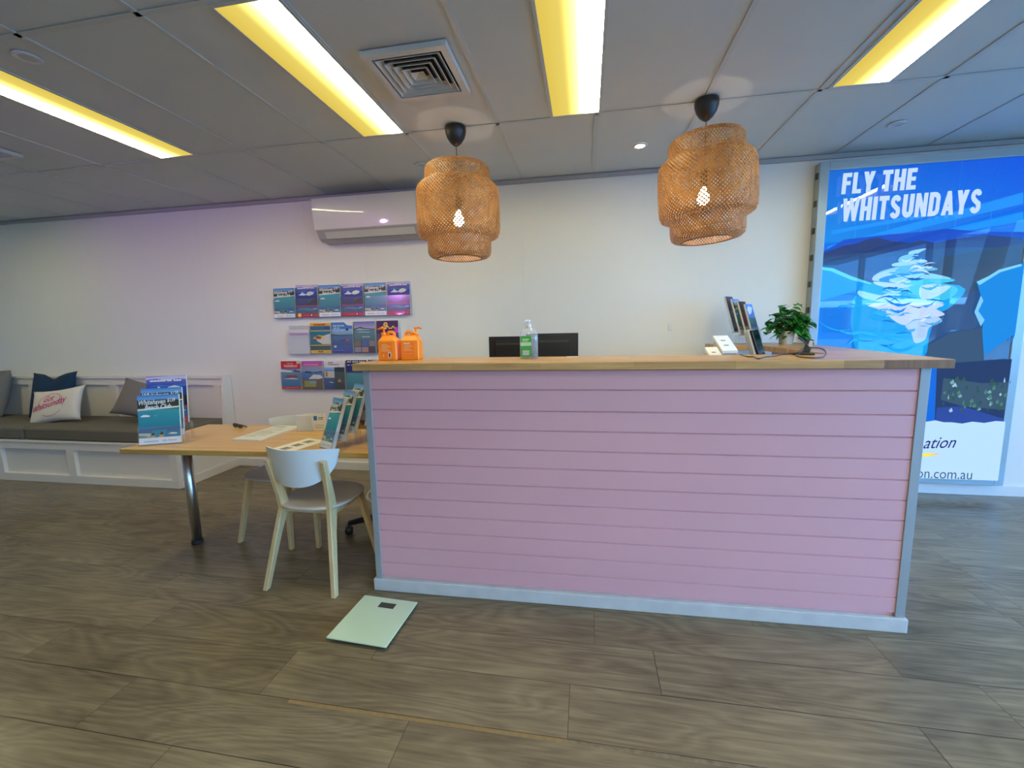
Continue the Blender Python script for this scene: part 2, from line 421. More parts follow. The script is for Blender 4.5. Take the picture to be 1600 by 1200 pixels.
# ---- ceiling: lay-in tiles on a metal grid
gx = [round(SEAM0 + .6 * k, 4) for k in range(-13, 9)]
gy = [YC - 1.2 * n for n in range(0, 5)]
mb = MB(); lay = mb.bm.loops.layers
ys = [YW] + gy
for x0, x1 in zip(gx, gx[1:]):
    for y1, y0 in zip(ys, ys[1:]):
        x0c, x1c = max(x0, XL - .1), min(x1, XR + .1)
        if x1c - x0c < .02: continue
        mb.box((x0c + .004, y0 + .004, ZC + .0052), (x1c - .004, y1 - .004, ZC + .02))
mb.box((XL - .1, YF - .2, ZC + .02), (XR + .1, YW + .1, ZC + .14))
struct(mb.build('ceiling', CEIL_TILE))
mb = MB()
for x in gx:
    if XL < x < XR:
        mb.box((x - .012, YF, ZC), (x + .012, YW, ZC + .004)); mb.box((x - .0145, YF, ZC + .004), (x + .0145, YW, ZC + .0048))
for y in gy:
    mb.box((XL, y - .012, ZC), (XR, y + .012, ZC + .0035))
struct(mb.build('trim_2', CEIL_GRID))

# ---- shop front behind the camera, open to the street through glass
FX = [XL, -.9, .6, 2.4, XR]
mb = MB()
mb.box((XL, YF - .12, 2.42), (XR, YF, ZC + .1))
mb.box((XL, YF - .12, 0), (-.9, YF, 2.42)); struct(mb.build('wall_front', WALL_PAINT))
mb = MB()
for x in FX[1:-1]: mb.box((x - .035, YF - .09, 0), (x + .035, YF - .03, 2.42), .003)
mb.box((-.9, YF - .09, 0), (XR, YF - .03, .1), .003); mb.box((-.9, YF - .09, .81), (XR, YF - .03, .92), .003); mb.box((-.9, YF - .09, 2.36), (XR, YF - .03, 2.42), .003)
struct(mb.build('trim_3', DARK_MULLION))
for i, (a, b) in enumerate(zip(FX[1:], FX[2:])):
    mb = MB(); mb.box((a + .035, YF - .064, .1), (b - .035, YF - .058, .81)); mb.box((a + .035, YF - .064, .92), (b - .035, YF - .058, 2.36))
    struct(mb.build('window_%d' % (i + 1), PANE))

# ------------------------------------------------------------------ ceiling fixtures
def diffuser_material(flip, name):
    """a yellowed diffuser with the tube close to one side"""
    m, nt, out = newmat(name)
    e = N(nt, 'ShaderNodeEmission'); nt.links.new(e.outputs[0], out.inputs[0])
    tc = N(nt, 'ShaderNodeTexCoord'); sp = N(nt, 'ShaderNodeSeparateXYZ'); nt.links.new(tc.outputs['Object'], sp.inputs[0])
    mr = N(nt, 'ShaderNodeMapRange'); mr.inputs[1].default_value = -.134; mr.inputs[2].default_value = .134
    if flip: mr.inputs[3].default_value = 1; mr.inputs[4].default_value = 0
    nt.links.new(sp.outputs[0], mr.inputs[0])
    cr = N(nt, 'ShaderNodeValToRGB'); cr.color_ramp.interpolation = 'EASE'; el = cr.color_ramp.elements
    el[0].position = 0; el[0].color = (.74, .55, .09, 1)
    el[1].position = 1; el[1].color = (1, .90, .52, 1)
    for pos, c in ((.34, (.80, .62, .13, 1)), (.54, (.95, .78, .22, 1)), (.66, (1, .90, .45, 1)), (.78, (1, .92, .60, 1))):
        q = el.new(pos); q.color = c
    nt.links.new(mr.outputs[0], cr.inputs[0]); nt.links.new(cr.outputs[0], e.inputs['Color'])
    c2 = N(nt, 'ShaderNodeValToRGB'); c2.color_ramp.interpolation = 'EASE'; l2 = c2.color_ramp.elements
    l2[0].position = .30; l2[0].color = (0, 0, 0, 1); l2[1].position = .88; l2[1].color = (1, 1, 1, 1); q2 = l2.new(.66); q2.color = (.035, .035, .035, 1)
    nt.links.new(mr.outputs[0], c2.inputs[0])
    ma = N(nt, 'ShaderNodeMath', operation='MULTIPLY_ADD'); ma.inputs[1].default_value = 31; ma.inputs[2].default_value = .52
    nt.links.new(c2.outputs[0], ma.inputs[0]); nt.links.new(ma.outputs[0], e.inputs['Strength'])
    return m
DIFF_R = diffuser_material(False, 'yellowed_diffuser'); DIFF_L = diffuser_material(True, 'yellowed_diffuser_turned')
def ceiling_light(xc, flip, label, yc=YC - .6):
    t = thing('ceiling_light', label, 'ceiling light', (xc, yc, ZC), 0, 'recessed strip lights in the ceiling')
    hw, hl = .134, .572
    mb = MB()
    for a, b in (((-.15, -.588, -.003), (-hw, .588, .003)), ((hw, -.588, -.003), (.15, .588, .003)), ((-hw, -.588, -.003), (hw, -hl, .003)), ((-hw, hl, -.003), (hw, .588, .003))): mb.box(a, b)
    mb.build('frame', CEIL_GRID, t)
    mb = MB(); mb.quad((-hw, -hl, -.0005), (-hw, hl, -.0005), (hw, hl, -.0005), (hw, -hl, -.0005)); mb.build('diffuser', DIFF_L if flip else DIFF_R, t)
    return t
ceiling_light(-.066, False, 'yellowed strip light between the square air vent and the right pendant lamp')
ceiling_light(-1.292, False, 'yellowed strip light just left of the square white air vent')
ceiling_light(-2.855, True, 'leftmost yellowed strip light, its bright band on the lower left side')
ceiling_light(2.86, True, 'yellowed strip light past the right edge of the photo, mirrored in the poster glass')
ceiling_light(-5.55, True, 'unseen yellowed strip light added past the left edge, over the bench')  # added out of view to warm and brighten the left wall
ceiling_light(-.066, False, 'middle strip light added unseen above the camera as warm fill', YC - 3.0)  # unseen fixture added overhead to warm the counter front and floor
ceiling_light(2.86, True, 'right strip light added unseen above the camera as warm fill', YC - 3.0)  # another unseen fixture added for the same warm fill
ceiling_light(1.44, False, 'rightmost yellowed strip light, above the blue backlit poster')

def square_vent(cx, cy, r, label):
    t = thing('air_vent', label, 'air vent', (cx, cy, ZC), 0)
    def ring(r0, z0, r1, z1, th=.0):
        mb = MB()
        q = [(-1, -1), (1, -1), (1, 1), (-1, 1)]
        for k in range(4):
            a, b = q[k], q[(k + 1) % 4]
            mb.quad((a[0] * r0, a[1] * r0, z0), (b[0] * r0, b[1] * r0, z0), (b[0] * r1, b[1] * r1, z1), (a[0] * r1, a[1] * r1, z1))
        return mb
    mb = ring(r, 0, r * .985, -.022); q = [(-1, -1), (1, -1), (1, 1), (-1, 1)]
    for k in range(4):
        a, b = q[k], q[(k + 1) % 4]
        for (r0, z0, r1, z1) in ((r * .985, -.022, r * .82, -.022), (r * .82, -.022, r * .80, .004)):
            mb.quad((a[0] * r0, a[1] * r0, z0), (b[0] * r0, b[1] * r0, z0), (b[0] * r1, b[1] * r1, z1), (a[0] * r1, a[1] * r1, z1))
    mb.build('frame', VENT_WHITE, t)
    for i, f in enumerate((.77, .62, .47, .32)):
        mb = ring(r * f, -.021, r * (f - .115), .0035)
        for k in range(4):                                    # lip and back of each louvre
            a, b = q[k], q[(k + 1) % 4]
            for (r0, z0, r1, z1) in ((r * f, -.021, r * (f - .014), -.0225), (r * (f - .014), -.0225, r * (f - .13), .0035)):
                mb.quad((a[0] * r0, a[1] * r0, z0), (b[0] * r0, b[1] * r0, z0), (b[0] * r1, b[1] * r1, z1), (a[0] * r1, a[1] * r1, z1))
        mb.build('louvre', VENT_WHITE, t)
    mb = MB(); b = r * .165
    for k in range(4):
        p0, p1 = q[k], q[(k + 1) % 4]
        f = mb.bm.faces.new([mb.bm.verts.new(v) for v in ((p0[0] * b, p0[1] * b, -.018), (p1[0] * b, p1[1] * b, -.018), (0, 0, .0))])
    mb.build('centre_cone', VENT_WHITE, t)
    mb = MB(); mb.quad((-r * .84, -r * .84, .0042), (r * .84, -r * .84, .0042), (r * .84, r * .84, .0042), (-r * .84, r * .84, .0042)); mb.build('duct', DARK_VOID, t)
    return t
square_vent(-.812, 2.165, .205, 'square white air vent with nested louvres between two strip lights')
square_vent(-4.03, 2.30, .20, 'white air vent cut off by the left edge of the photo')

def downlight(u, v, on, label):
    p = onZ(u, v, ZC)
    t = thing('downlight', label, 'downlight', (p.x, p.y, ZC), 0, 'round downlights in the ceiling')
    mb = MB(); mb.lathe([(.030, .003), (.034, -.004), (.046, -.006), (.05, -.003), (.05, .002)], 28); mb.build('bezel', VENT_WHITE, t)
    mb = MB(); mb.lathe([(0, -.0015), (.032, -.0015)], 28); mb.build('lens', DOWNLIGHT_ON if on else DOWNLIGHT_OFF, t)
downlight(1000, 228, True, 'lit round downlight between the two pendant lamps')
downlight(658, 258, False, 'unlit round downlight beside the left pendant lamp')
downlight(1401, 194, False, 'unlit round downlight above the blue poster')
downlight(43, 90, False, 'unlit round downlight near the upper left corner of the photo')

# ---- woven pendant lamps
def weave(mb, prof, n, wfrac, twist, lift):
    """one set of slanted strips over a surface of revolution"""
    L = [0]
    for (r0, z0), (r1, z1) in zip(prof, prof[1:]): L.append(L[-1] + math.hypot(r1 - r0, z1 - z0))
    for k in range(n):
        prev = None
        for i, (r, z) in enumerate(prof):
            th = 2 * PI * k / n + twist * L[i]
            hw = PI / n * wfrac
            rr = r + lift
            a = mb.bm.verts.new((rr * math.cos(th - hw), rr * math.sin(th - hw), z)); b = mb.bm.verts.new((rr * math.cos(th + hw), rr * math.sin(th + hw), z))
            if prev: mb.bm.faces.new((prev[0], prev[1], b, a))
            prev = (a, b)
def refine(prof, step):
    out = [prof[0]]
    for p, q in zip(prof, prof[1:]):
        n = max(1, int(math.hypot(q[0] - p[0], q[1] - p[1]) / step))
        for i in range(1, n + 1): out.append((p[0] + (q[0] - p[0]) * i / n, p[1] + (q[1] - p[1]) * i / n))
    return out
def pendant(loc, drop, tilt, label):
    """loc on the ceiling; drop = distance from the ceiling to the shade's upper rim"""
    t = thing('pendant_lamp', label, 'pendant lamp', loc, 0, 'woven bamboo pendant lamps')
    mb = MB(); mb.lathe([(0, 0), (.062, 0), (.066, -.012), (.064, -.035), (.054, -.065), (.036, -.092), (.016, -.108), (.006, -.113), (0, -.114)], 32); smooth(mb.build('canopy', BLACK, t))
    mb = MB(); mb.tube([(0, 0, -.11), (0, 0, -drop - .17)], .0028, 6); mb.build('cord', BLACK, t)
    mb = MB(); mb.lathe([(0, .075), (.012, .075), (.02, .06), (.021, 0), (.016, -.012), (0, -.012)], 20, Matrix.Translation((0, 0, -drop - .24))); mb.build('socket', BLACK, t)
    mb = MB(); mb.lathe([(0, .035), (.012, .03), (.016, .015), (.03, -.012), (.034, -.032), (.03, -.052), (.016, -.065), (0, -.068)], 20, Matrix.Translation((0, 0, -drop - .285))); smooth(mb.build('bulb', BULB, t))
    prof = refine([(.150, .010), (.172, .014), (.192, .006), (.203, -.012), (.2055, -.05), (.2055, -.082), (.215, -.094), (.240, -.106), (.256, -.124), (.2635, -.155), (.266, -.25), (.2655, -.35), (.262, -.395), (.252, -.418), (.236, -.428), (.216, -.431), (.206, -.436), (.2045, -.46), (.203, -.515), (.197, -.535), (.182, -.548), (.160, -.553), (.140, -.553)], .018)
    mb = MB()
    weave(mb, prof, 74, .47, 3.9, .0012); weave(mb, prof, 74, .47, -3.9, -.0012)
    R = Matrix.Rotation(tilt, 4, 'Y')
    bmesh.ops.transform(mb.bm, matrix=Matrix.Translation((0, 0, -drop)) @ R, verts=mb.bm.verts)
    o = mb.build('shade', BAMBOO, t)
    for r, z in ((.150, .010), (.140, -.553)):
        mb = MB(); mb.tube([(r * math.cos(2 * PI * k / 48), r * math.sin(2 * PI * k / 48), z) for k in range(49)], .0045, 6, False)
        bmesh.ops.transform(mb.bm, matrix=Matrix.Translation((0, 0, -drop)) @ R, verts=mb.bm.verts)
        mb.build('rim', BAMBOO, t)
    mb = MB()
    for k in range(3):
        a = 2 * PI * k / 3 + .4; mb.tube([(0, 0, -.012), (.15 * math.cos(a), .15 * math.sin(a), .008)], .0018, 5)
    bmesh.ops.transform(mb.bm, matrix=Matrix.Translation((0, 0, -drop)) @ R, verts=mb.bm.verts)
    mb.build('spider_wire', BLACK, t)
    return t
pendant((-.812, 2.76, ZC), .245, 0, 'woven bamboo pendant lamp hanging in front of the air conditioner')
pendant((.668, 2.75, ZC), .215, math.radians(-3.0), 'tilted woven bamboo pendant lamp on the right, nearer the blue poster')

# ------------------------------------------------------------------ backlit poster on the back wall
YP = 3.72
t = thing('lightbox_poster', 'tall backlit blue poster reading FLY THE WHITSUNDAYS in a grey metal frame', 'poster', (2.435, YW, 0))
PX0, PX1, PZ0, PZ1 = 1.725, 3.145, .105, 2.563
def loc_box(mb, a, b, bev=.003): mb.box((a[0] - 2.435, a[1] - YW, a[2]), (b[0] - 2.435, b[1] - YW, b[2]), bev)
mb = MB(); fw = .062
loc_box(mb, (PX0, YP, PZ0), (PX0 + fw, YW - .001, PZ1)); loc_box(mb, (PX1 - fw, YP, PZ0), (PX1, YW - .001, PZ1))
loc_box(mb, (PX0 + fw, YP, PZ0), (PX1 - fw, YW - .001, PZ0 + fw * .8)); loc_box(mb, (PX0 + fw, YP, PZ1 - fw), (PX1 - fw, YW - .001, PZ1))
mb.build('frame', FRAME_GREY, t)
for k in range(12):
    mb = MB(); z = .25 + k * .2; loc_box(mb, (PX0 - .010, YP + .022, z), (PX0 + .001, YP + .05, z + .045), .002); mb.build('clip', mat('clip_dark', (.05, .05, .05, 1), .5) if k == 0 else bpy.data.materials['clip_dark'], t)
# artwork
A = Art()
def pp(*pix): return [(onY(u, v, YP + .012).x, onY(u, v, YP + .012).z) for u, v in pix]
X0, X1, Z0, Z1 = PX0 + fw, PX1 - fw, PZ0 + fw * .8, PZ1 - fw
ZS = 1.98
nx = 6
for i in range(nx):
    a0 = X0 + (X1 - X0) * i / nx; a1 = X0 + (X1 - X0) * (i + 1) / nx
    def sky(a, k):
        w = (a - X0) / (X1 - X0)
        tl, bl = (8, 100, 206), (4, 134, 226); tr, br = (0, 76, 218), (0, 112, 236)
        c = [(tl[j] * (1 - w) + tr[j] * w) * k + (bl[j] * (1 - w) + br[j] * w) * (1 - k) for j in range(3)]
        return rgb(*c)
    for j in range(4):
        b0 = ZS + (Z1 - ZS) * j / 4; b1 = ZS + (Z1 - ZS) * (j + 1) / 4
        A.poly([(a0, b0), (a1, b0), (a1, b1), (a0, b1)], [sky(a0, j / 4), sky(a1, j / 4), sky(a1, (j + 1) / 4), sky(a0, (j + 1) / 4)])
A.rect(X0, Z0, X1, ZS, rgb(4, 104, 220))
for q in (((1293, 385), (1440, 345), (1600, 300), (1600, 318), (1440, 356), (1293, 398)), ((1300, 360), (1420, 338), (1470, 330), (1470, 334), (1420, 344), (1300, 366)), ((1450, 365), (1600, 330), (1600, 345), (1460, 370))):
    pts = [(min(max(a, X0), X1), min(max(b, Z0), Z1)) for a, b in pp(*q)]; A.poly(pts, rgb(20, 142, 246))
def clip(pts): return [(min(max(a, X0), X1), min(max(b, Z0), Z1)) for a, b in pts]
def P(col, *q): A.poly(clip(pp(*q)), col)
def PS(col, *q):                                                     # the same with rounded, flowing outlines
    n_ = len(q); out = []
    for i in range(n_):
        a, b, c, d = [Vector(q[(i + j - 1) % n_]) for j in range(4)]
        for k in range(4):
            s = k / 4; v = .5 * ((2 * b) + (c - a) * s + (2 * a - 5 * b + 4 * c - d) * s * s + (3 * b - a - 3 * c + d) * s ** 3); out.append((v.x, v.y))
    A.poly(clip(pp(*out)), col)
P(rgb(16, 74, 196), (1283, 394), (1320, 374), (1390, 366), (1440, 362), (1480, 357), (1540, 362), (1600, 362), (1660, 360), (1660, 400), (1283, 410))
P(rgb(34, 58, 118), (1283, 396), (1318, 384), (1340, 380), (1354, 374), (1372, 371), (1392, 376), (1420, 379), (1440, 375), (1462, 379), (1500, 372), (1540, 367), (1600, 372), (1660, 372), (1660, 400), (1283, 412))
P(rgb(40, 76, 128), (1283, 402), (1340, 396), (1420, 392), (1500, 386), (1660, 384), (1660, 575), (1480, 575), (1283, 440))
P(rgb(46, 72, 104), (1470, 402), (1600, 380), (1660, 376), (1660, 470), (1600, 440), (1540, 450), (1475, 470), (1440, 440))
P(rgb(42, 84, 138), (1284, 408), (1400, 400), (1400, 432), (1340, 436), (1305, 424), (1284, 418))
# turquoise flats
P(rgb(0, 146, 238), (1283, 418), (1300, 420), (1330, 434), (1365, 446), (1440, 452), (1470, 470), (1440, 566), (1278, 552))
P(rgb(86, 208, 244), (1284, 417), (1302, 419), (1332, 432), (1368, 444), (1372, 447), (1330, 437), (1300, 424), (1284, 421))
P(rgb(0, 116, 226), (1282, 470), (1345, 452), (1350, 560), (1278, 556))
PS(rgb(12, 160, 236), (1345, 448), (1500, 446), (1488, 478), (1455, 500), (1440, 562), (1345, 560))
# sand and channels of the inlet
for c, q in (((150, 202, 232), ((1424, 392), (1448, 388), (1438, 394), (1428, 400), (1420, 398))), ((116, 190, 226), ((1410, 400), (1434, 396), (1428, 404), (1414, 410), (1404, 408))),
             ((150, 206, 232), ((1398, 411), (1440, 405), (1448, 410), (1414, 415), (1396, 416))), ((92, 176, 216), ((1376, 424), (1412, 415), (1444, 415), (1466, 421), (1430, 426), (1384, 436), (1366, 436))),
             ((160, 204, 232), ((1370, 428), (1404, 418), (1396, 426), (1384, 438), (1364, 438))), ((28, 128, 196), ((1384, 432), (1436, 424), (1484, 434), (1488, 440), (1420, 446), (1376, 440))),
             ((138, 206, 236), ((1392, 436), (1440, 427), (1470, 430), (1486, 436), (1440, 436), (1400, 442))), ((64, 198, 230), ((1420, 436), (1484, 436), (1486, 440), (1440, 446), (1414, 444))),
             ((172, 210, 236), ((1366, 440), (1418, 445), (1420, 450), (1380, 448))), ((62, 190, 230), ((1424, 446), (1470, 443), (1496, 450), (1490, 462), (1470, 470), (1428, 470), (1420, 458))),
             ((176, 220, 242), ((1440, 446), (1480, 446), (1484, 450), (1462, 464), (1440, 468))), ((150, 216, 242), ((1342, 454), (1380, 462), (1460, 470), (1470, 474), (1400, 474), (1350, 466))),
             ((190, 210, 238), ((1356, 474), (1470, 474), (1462, 482), (1476, 492), (1440, 500), (1414, 508), (1396, 500), (1380, 486))),
             ((170, 200, 236), ((1416, 506), (1458, 494), (1472, 502), (1452, 512), (1446, 530), (1430, 536), (1424, 520)))):
    PS(rgb(*c), *q)
random.seed(21)
def streak(u, v, l, w, ang, col):                                    # thin bent lens of sand or water
    c, s_ = math.cos(ang), math.sin(ang); bend = random.uniform(-.25, .25) * l; top = []; bot = []
    for k in range(9):
        x = (k / 8 - .5) * l; y = bend * (1 - (2 * k / 8 - 1) ** 2); h_ = w * (1 - (2 * k / 8 - 1) ** 2) * (.7 + .6 * math.sin(k * 1.9 + u) ** 2)
        top.append((u + x * c - (y - h_) * s_, v + x * s_ + (y - h_) * c)); bot.append((u + x * c - (y + h_) * s_, v + x * s_ + (y + h_) * c))
    P(rgb(*col), *(top + bot[1:-1][::-1]))
for k in range(46):
    v = random.uniform(398, 474); f = (v - 392) / 80; u = 1432 + random.uniform(-1, 1) * (10 + 62 * f) - 6 * f
    streak(u, v, random.uniform(8, 16 + 44 * f), random.uniform(.6, 1.2 + 1.6 * f), random.uniform(-.25, .12), random.choice(((176, 214, 240), (120, 196, 232), (20, 112, 196), (60, 176, 226), (196, 220, 240), (10, 92, 180))))
for k in range(34):
    u, v = random.uniform(1372, 1466), random.uniform(476, 520)
    if v > 500 and not 1418 < u < 1450: continue
    streak(u, v, random.uniform(10, 34), random.uniform(.6, 2.2), random.uniform(-.5, .1), random.choice(((206, 220, 242), (140, 196, 238), (178, 206, 240), (70, 160, 228))))
for k in range(26):
    streak(random.uniform(1300, 1420), random.uniform(455, 545), random.uniform(16, 60), random.uniform(.6, 2.5), random.uniform(-.1, .25), random.choice(((0, 128, 228), (20, 160, 240), (0, 110, 214), (40, 172, 240))))
for k in range(18):
    streak(random.uniform(1545, 1595), random.uniform(440, 540), random.uniform(10, 40), random.uniform(.5, 2), random.uniform(-1.0, -.6), random.choice(((20, 140, 226), (6, 112, 204), (50, 160, 230))))
# right hand shore
P(rgb(10, 130, 220), (1522, 442), (1540, 434), (1556, 424), (1590, 415), (1660, 405), (1660, 520), (1526, 560), (1532, 500), (1520, 488), (1528, 462))
P(rgb(120, 200, 238), (1521, 441), (1540, 432), (1556, 422), (1590, 413), (1592, 416), (1558, 426), (1542, 436), (1526, 446))
P(rgb(120, 190, 236), (1528, 462), (1532, 470), (1524, 486), (1534, 500), (1528, 510), (1518, 488))
P(rgb(48, 78, 112), (1446, 540), (1480, 520), (1530, 512), (1534, 575), (1440, 575))
# lower part of the photograph
P(rgb(0, 98, 214), (1436, 566), (1462, 572), (1464, 600), (1458, 660), (1432, 662))
P(rgb(26, 50, 96), (1460, 568), (1660, 560), (1660, 672), (1456, 664))
P(rgb(52, 80, 104), (1470, 590), (1530, 598), (1600, 596), (1600, 640), (1500, 634), (1466, 624))
P(rgb(36, 66, 150), (1460, 636), (1500, 634), (1600, 654), (1600, 668), (1456, 662))
random.seed(3)
for k in range(70):                                               # garden's reflection in the glass, painted into the print as mottled foliage
    u, v = random.uniform(1466, 1588), random.uniform(592, 640); w = random.uniform(2, 6)
    P(rgb(*random.choice(((70, 120, 110), (110, 160, 170), (40, 76, 84), (150, 190, 210), (46, 84, 70)))), (u, v), (u + w, v - random.uniform(2, 6)), (u + w * 1.4, v + 1), (u + w * .5, v + 3))
# white foot of the poster, torn upper edge
edge = [(1380, 656), (1430, 656), (1442, 657), (1455, 655), (1468, 658), (1480, 658), (1496, 660), (1512, 657), (1530, 659), (1548, 656), (1566, 657), (1700, 657)]
A.poly([(X0, Z0), (X1, Z0)] + [(min(max(a, X0), X1), b) for a, b in pp(*edge[::-1])] , rgb(176, 212, 248))
TXT = rgb(186, 210, 242)
def stroke(pts, w):
    out = []
    for (x0, y0), (x1, y1) in zip(pts, pts[1:]):
        l = math.hypot(x1 - x0, y1 - y0); nx_, ny_ = -(y1 - y0) / l * w / 2, (x1 - x0) / l * w / 2
        out.append([(x0 + nx_, y0 + ny_), (x0 - nx_, y0 - ny_), (x1 - nx_, y1 - ny_), (x1 + nx_, y1 + ny_)])
    for (x, y) in pts[1:-1]: out.append([(x + w / 2 * math.cos(k * PI / 4), y + w / 2 * math.sin(k * PI / 4)) for k in range(8)])
    return out
T_ = .235; e_ = T_ / 2                                               # heavy condensed capitals: strokes in a cell 1 high
def rc(x0, y0, x1, y1): return [(x0, y0), (x1, y0), (x1, y1), (x0, y1)]
def arc(cx, cy, r, a0, a1, n=6, ry=None): return [(cx + r * math.cos(a0 + (a1 - a0) * k / n), cy + (ry or r) * math.sin(a0 + (a1 - a0) * k / n)) for k in range(n + 1)]
GL = {'F': (.50, [rc(0, 0, T_, 1), rc(0, .8, .50, 1), rc(0, .42, .45, .61)]), 'L': (.48, [rc(0, 0, T_, 1), rc(0, 0, .48, .2)]),
      'Y': (.62, [[(0, 1), (.19, .36), (.43, .36), (.25, 1)], [(.19, .36), (.43, .36), (.62, 1), (.37, 1)], rc(.19, 0, .43, .42)]),
      'T': (.54, [rc(.155, 0, .385, 1), rc(0, .8, .54, 1)]), 'H': (.60, [rc(0, 0, T_, 1), rc(.60 - T_, 0, .60, 1), rc(0, .41, .60, .61)]),
      'E': (.50, [rc(0, 0, T_, 1), rc(0, .8, .50, 1), rc(0, .41, .46, .60), rc(0, 0, .50, .2)]),
      'W': (.92, [[(0, 1), (.14, 0), (.34, 0), (.22, 1)], [(.14, 0), (.34, 0), (.56, 1), (.38, 1)], [(.36, 1), (.58, 0), (.78, 0), (.54, 1)], [(.58, 0), (.78, 0), (.92, 1), (.70, 1)]]),
      'I': (T_, [rc(0, 0, T_, 1)]), 'U': (.58, stroke([(e_, 1), (e_, .30)] + arc(.29, .29, .29 - e_, PI, 2 * PI, 8) + [(.58 - e_, .30), (.58 - e_, 1)], T_)),
      'N': (.62, [rc(0, 0, T_ * .93, 1), rc(.62 - T_ * .93, 0, .62, 1), [(0, 1), (.40, 0), (.62, 0), (.22, 1)]]),
      'D': (.58, [rc(0, 0, T_, 1)] + stroke([(e_, 1 - e_ * .84), (.26, 1 - e_ * .84)] + arc(.27, .70, .31 - e_, PI / 2, 0, 5, .20) + arc(.27, .30, .31 - e_, 0, -PI / 2, 5, .20) + [(.26, e_ * .84), (e_, e_ * .84)], T_ * .88)),
      'A': (.64, [[(0, 0), (.23, 0), (.42, 1), (.22, 1)], [(.41, 0), (.64, 0), (.42, 1), (.22, 1)], rc(.16, .18, .48, .36)]),
      'S': (.56, stroke(arc(.28, .735, .28 - e_, .15, PI * 1.05, 7, .165) + [(.14, .62), (.42, .40)] + arc(.28, .265, .28 - e_, .25, -PI * .95, 7, .165), T_ * .9)), ' ': (.24, [])}
def heading(word, a, b, w, h):
    tot = sum(GL[c][0] for c in word) + .075 * (len(word) - 1); x = 0
    for c in word:
        gw, polys = GL[c]
        for q in polys: A.poly([(a + (x + px_) / tot * w + .055 * py_ * h * .5, b + py_ * h) for px_, py_ in q], TXT)
        x += gw + .075
heading('FLY THE', 1.862, 2.315, .478, .148); heading('WHITSUNDAYS', 1.874, 2.118, .862, .165)
A.text('ation', 2.545, .40, .215, .085, rgb(34, 40, 112), .45, .004, .06)
A.text('on.com.au', 2.520, .168, .365, .052, rgb(58, 84, 128))
A.poly([(2.50, .335), (2.58, .34), (2.66, .362), (2.60, .368), (2.50, .352)], [rgb(250, 220, 40), rgb(250, 220, 60), rgb(250, 150, 110), rgb(250, 220, 60), rgb(250, 226, 40)])
mb = MB(); A.emit(mb, 0, lambda a, b, d: (a - 2.435, YP + .024 - d - YW, b)); mb.build('poster_print', BACKLIT, t)
mb = MB(); mb.box((X0 - .002 - 2.435, YP + .008 - YW, Z0 - .002), (X1 + .002 - 2.435, YP + .011 - YW, Z1 + .002)); mb.build('glass', LIGHTBOX_GLASS, t)

# ------------------------------------------------------------------ reception counter
CR = math.radians(.85)
def LC(x, y, z=0): return Vector((x, y, z))
ctr = thing('reception_counter', 'pink shiplap reception counter with an oak worktop and white skirting', 'counter', (0, 1.995, 0), CR)
WL, WR = -1.098, 1.392
ZT = 1.186
mb = MB()                                                          # boards of the front
edges = [1.186, 1.089, .986, .890, .793, .702, .610, .518, .427, .338, .248, .158, .085]
for a, b in zip(edges, edges[1:]):
    mb.prism([(0, b + .001), (.014, b + .001), (.014, a - .001), (.008, a - .001), (0, a - .0065)], WL + .02, WR - .03, 'X')
mb.box((WL + .02, .012, .05), (WR - .03, .03, ZT))
mb.build('front_panel', PINK, ctr)
for a, b in ((WL - .012, WL + .022), (WR - .032, WR + .006)):
    mb = MB(); mb.box((a, -.006, .05), (b, .04, ZT), .002); mb.build('corner_trim', GREY_TRIM, ctr)
mb = MB(); mb.box((WL - .022, -.018, 0), (WR + .014, .03, .066), .004); mb.build('baseboard', mat('scuffed_trim', (.54, .545, .54, 1), .5, var=.16, vscale=14), ctr)
mb = MB(); mb.box((WR - .045, .04, .02), (WR, 1.36, ZT), .002); mb.build('return_panel', PINK, ctr)
mb = MB(); mb.box((-.74, .28, .02), (WR - .05, .3, ZT)); mb.build('back_panel', TRIM_WHITE, ctr)
mb = MB(); mb.box((-1.142, -.048, ZT), (1.197, .345, ZT + .036), .003); mb.build('worktop', OAK, ctr)
mb = MB(); mb.prism([(1.1975, -.048), (1.448, -.048), (1.63, 1.50), (1.66, 1.72), (.985, 1.72), (.985, 1.335), (1.25, 1.335), (1.1975, .345)], ZT, ZT + .036, 'Z', .003)
mb.mi = 1; mb.quad((1.2, -.0485, ZT + .002), (1.446, -.0485, ZT + .002), (1.446, -.0485, ZT + .034), (1.2, -.0485, ZT + .034))
mb.build('return_worktop', [OAK, OAK_END], ctr)
mb = MB(); mb.box((1.0, 1.36, .02), (1.03, 1.70, ZT)); mb.build('back_support', TRIM_WHITE, ctr)

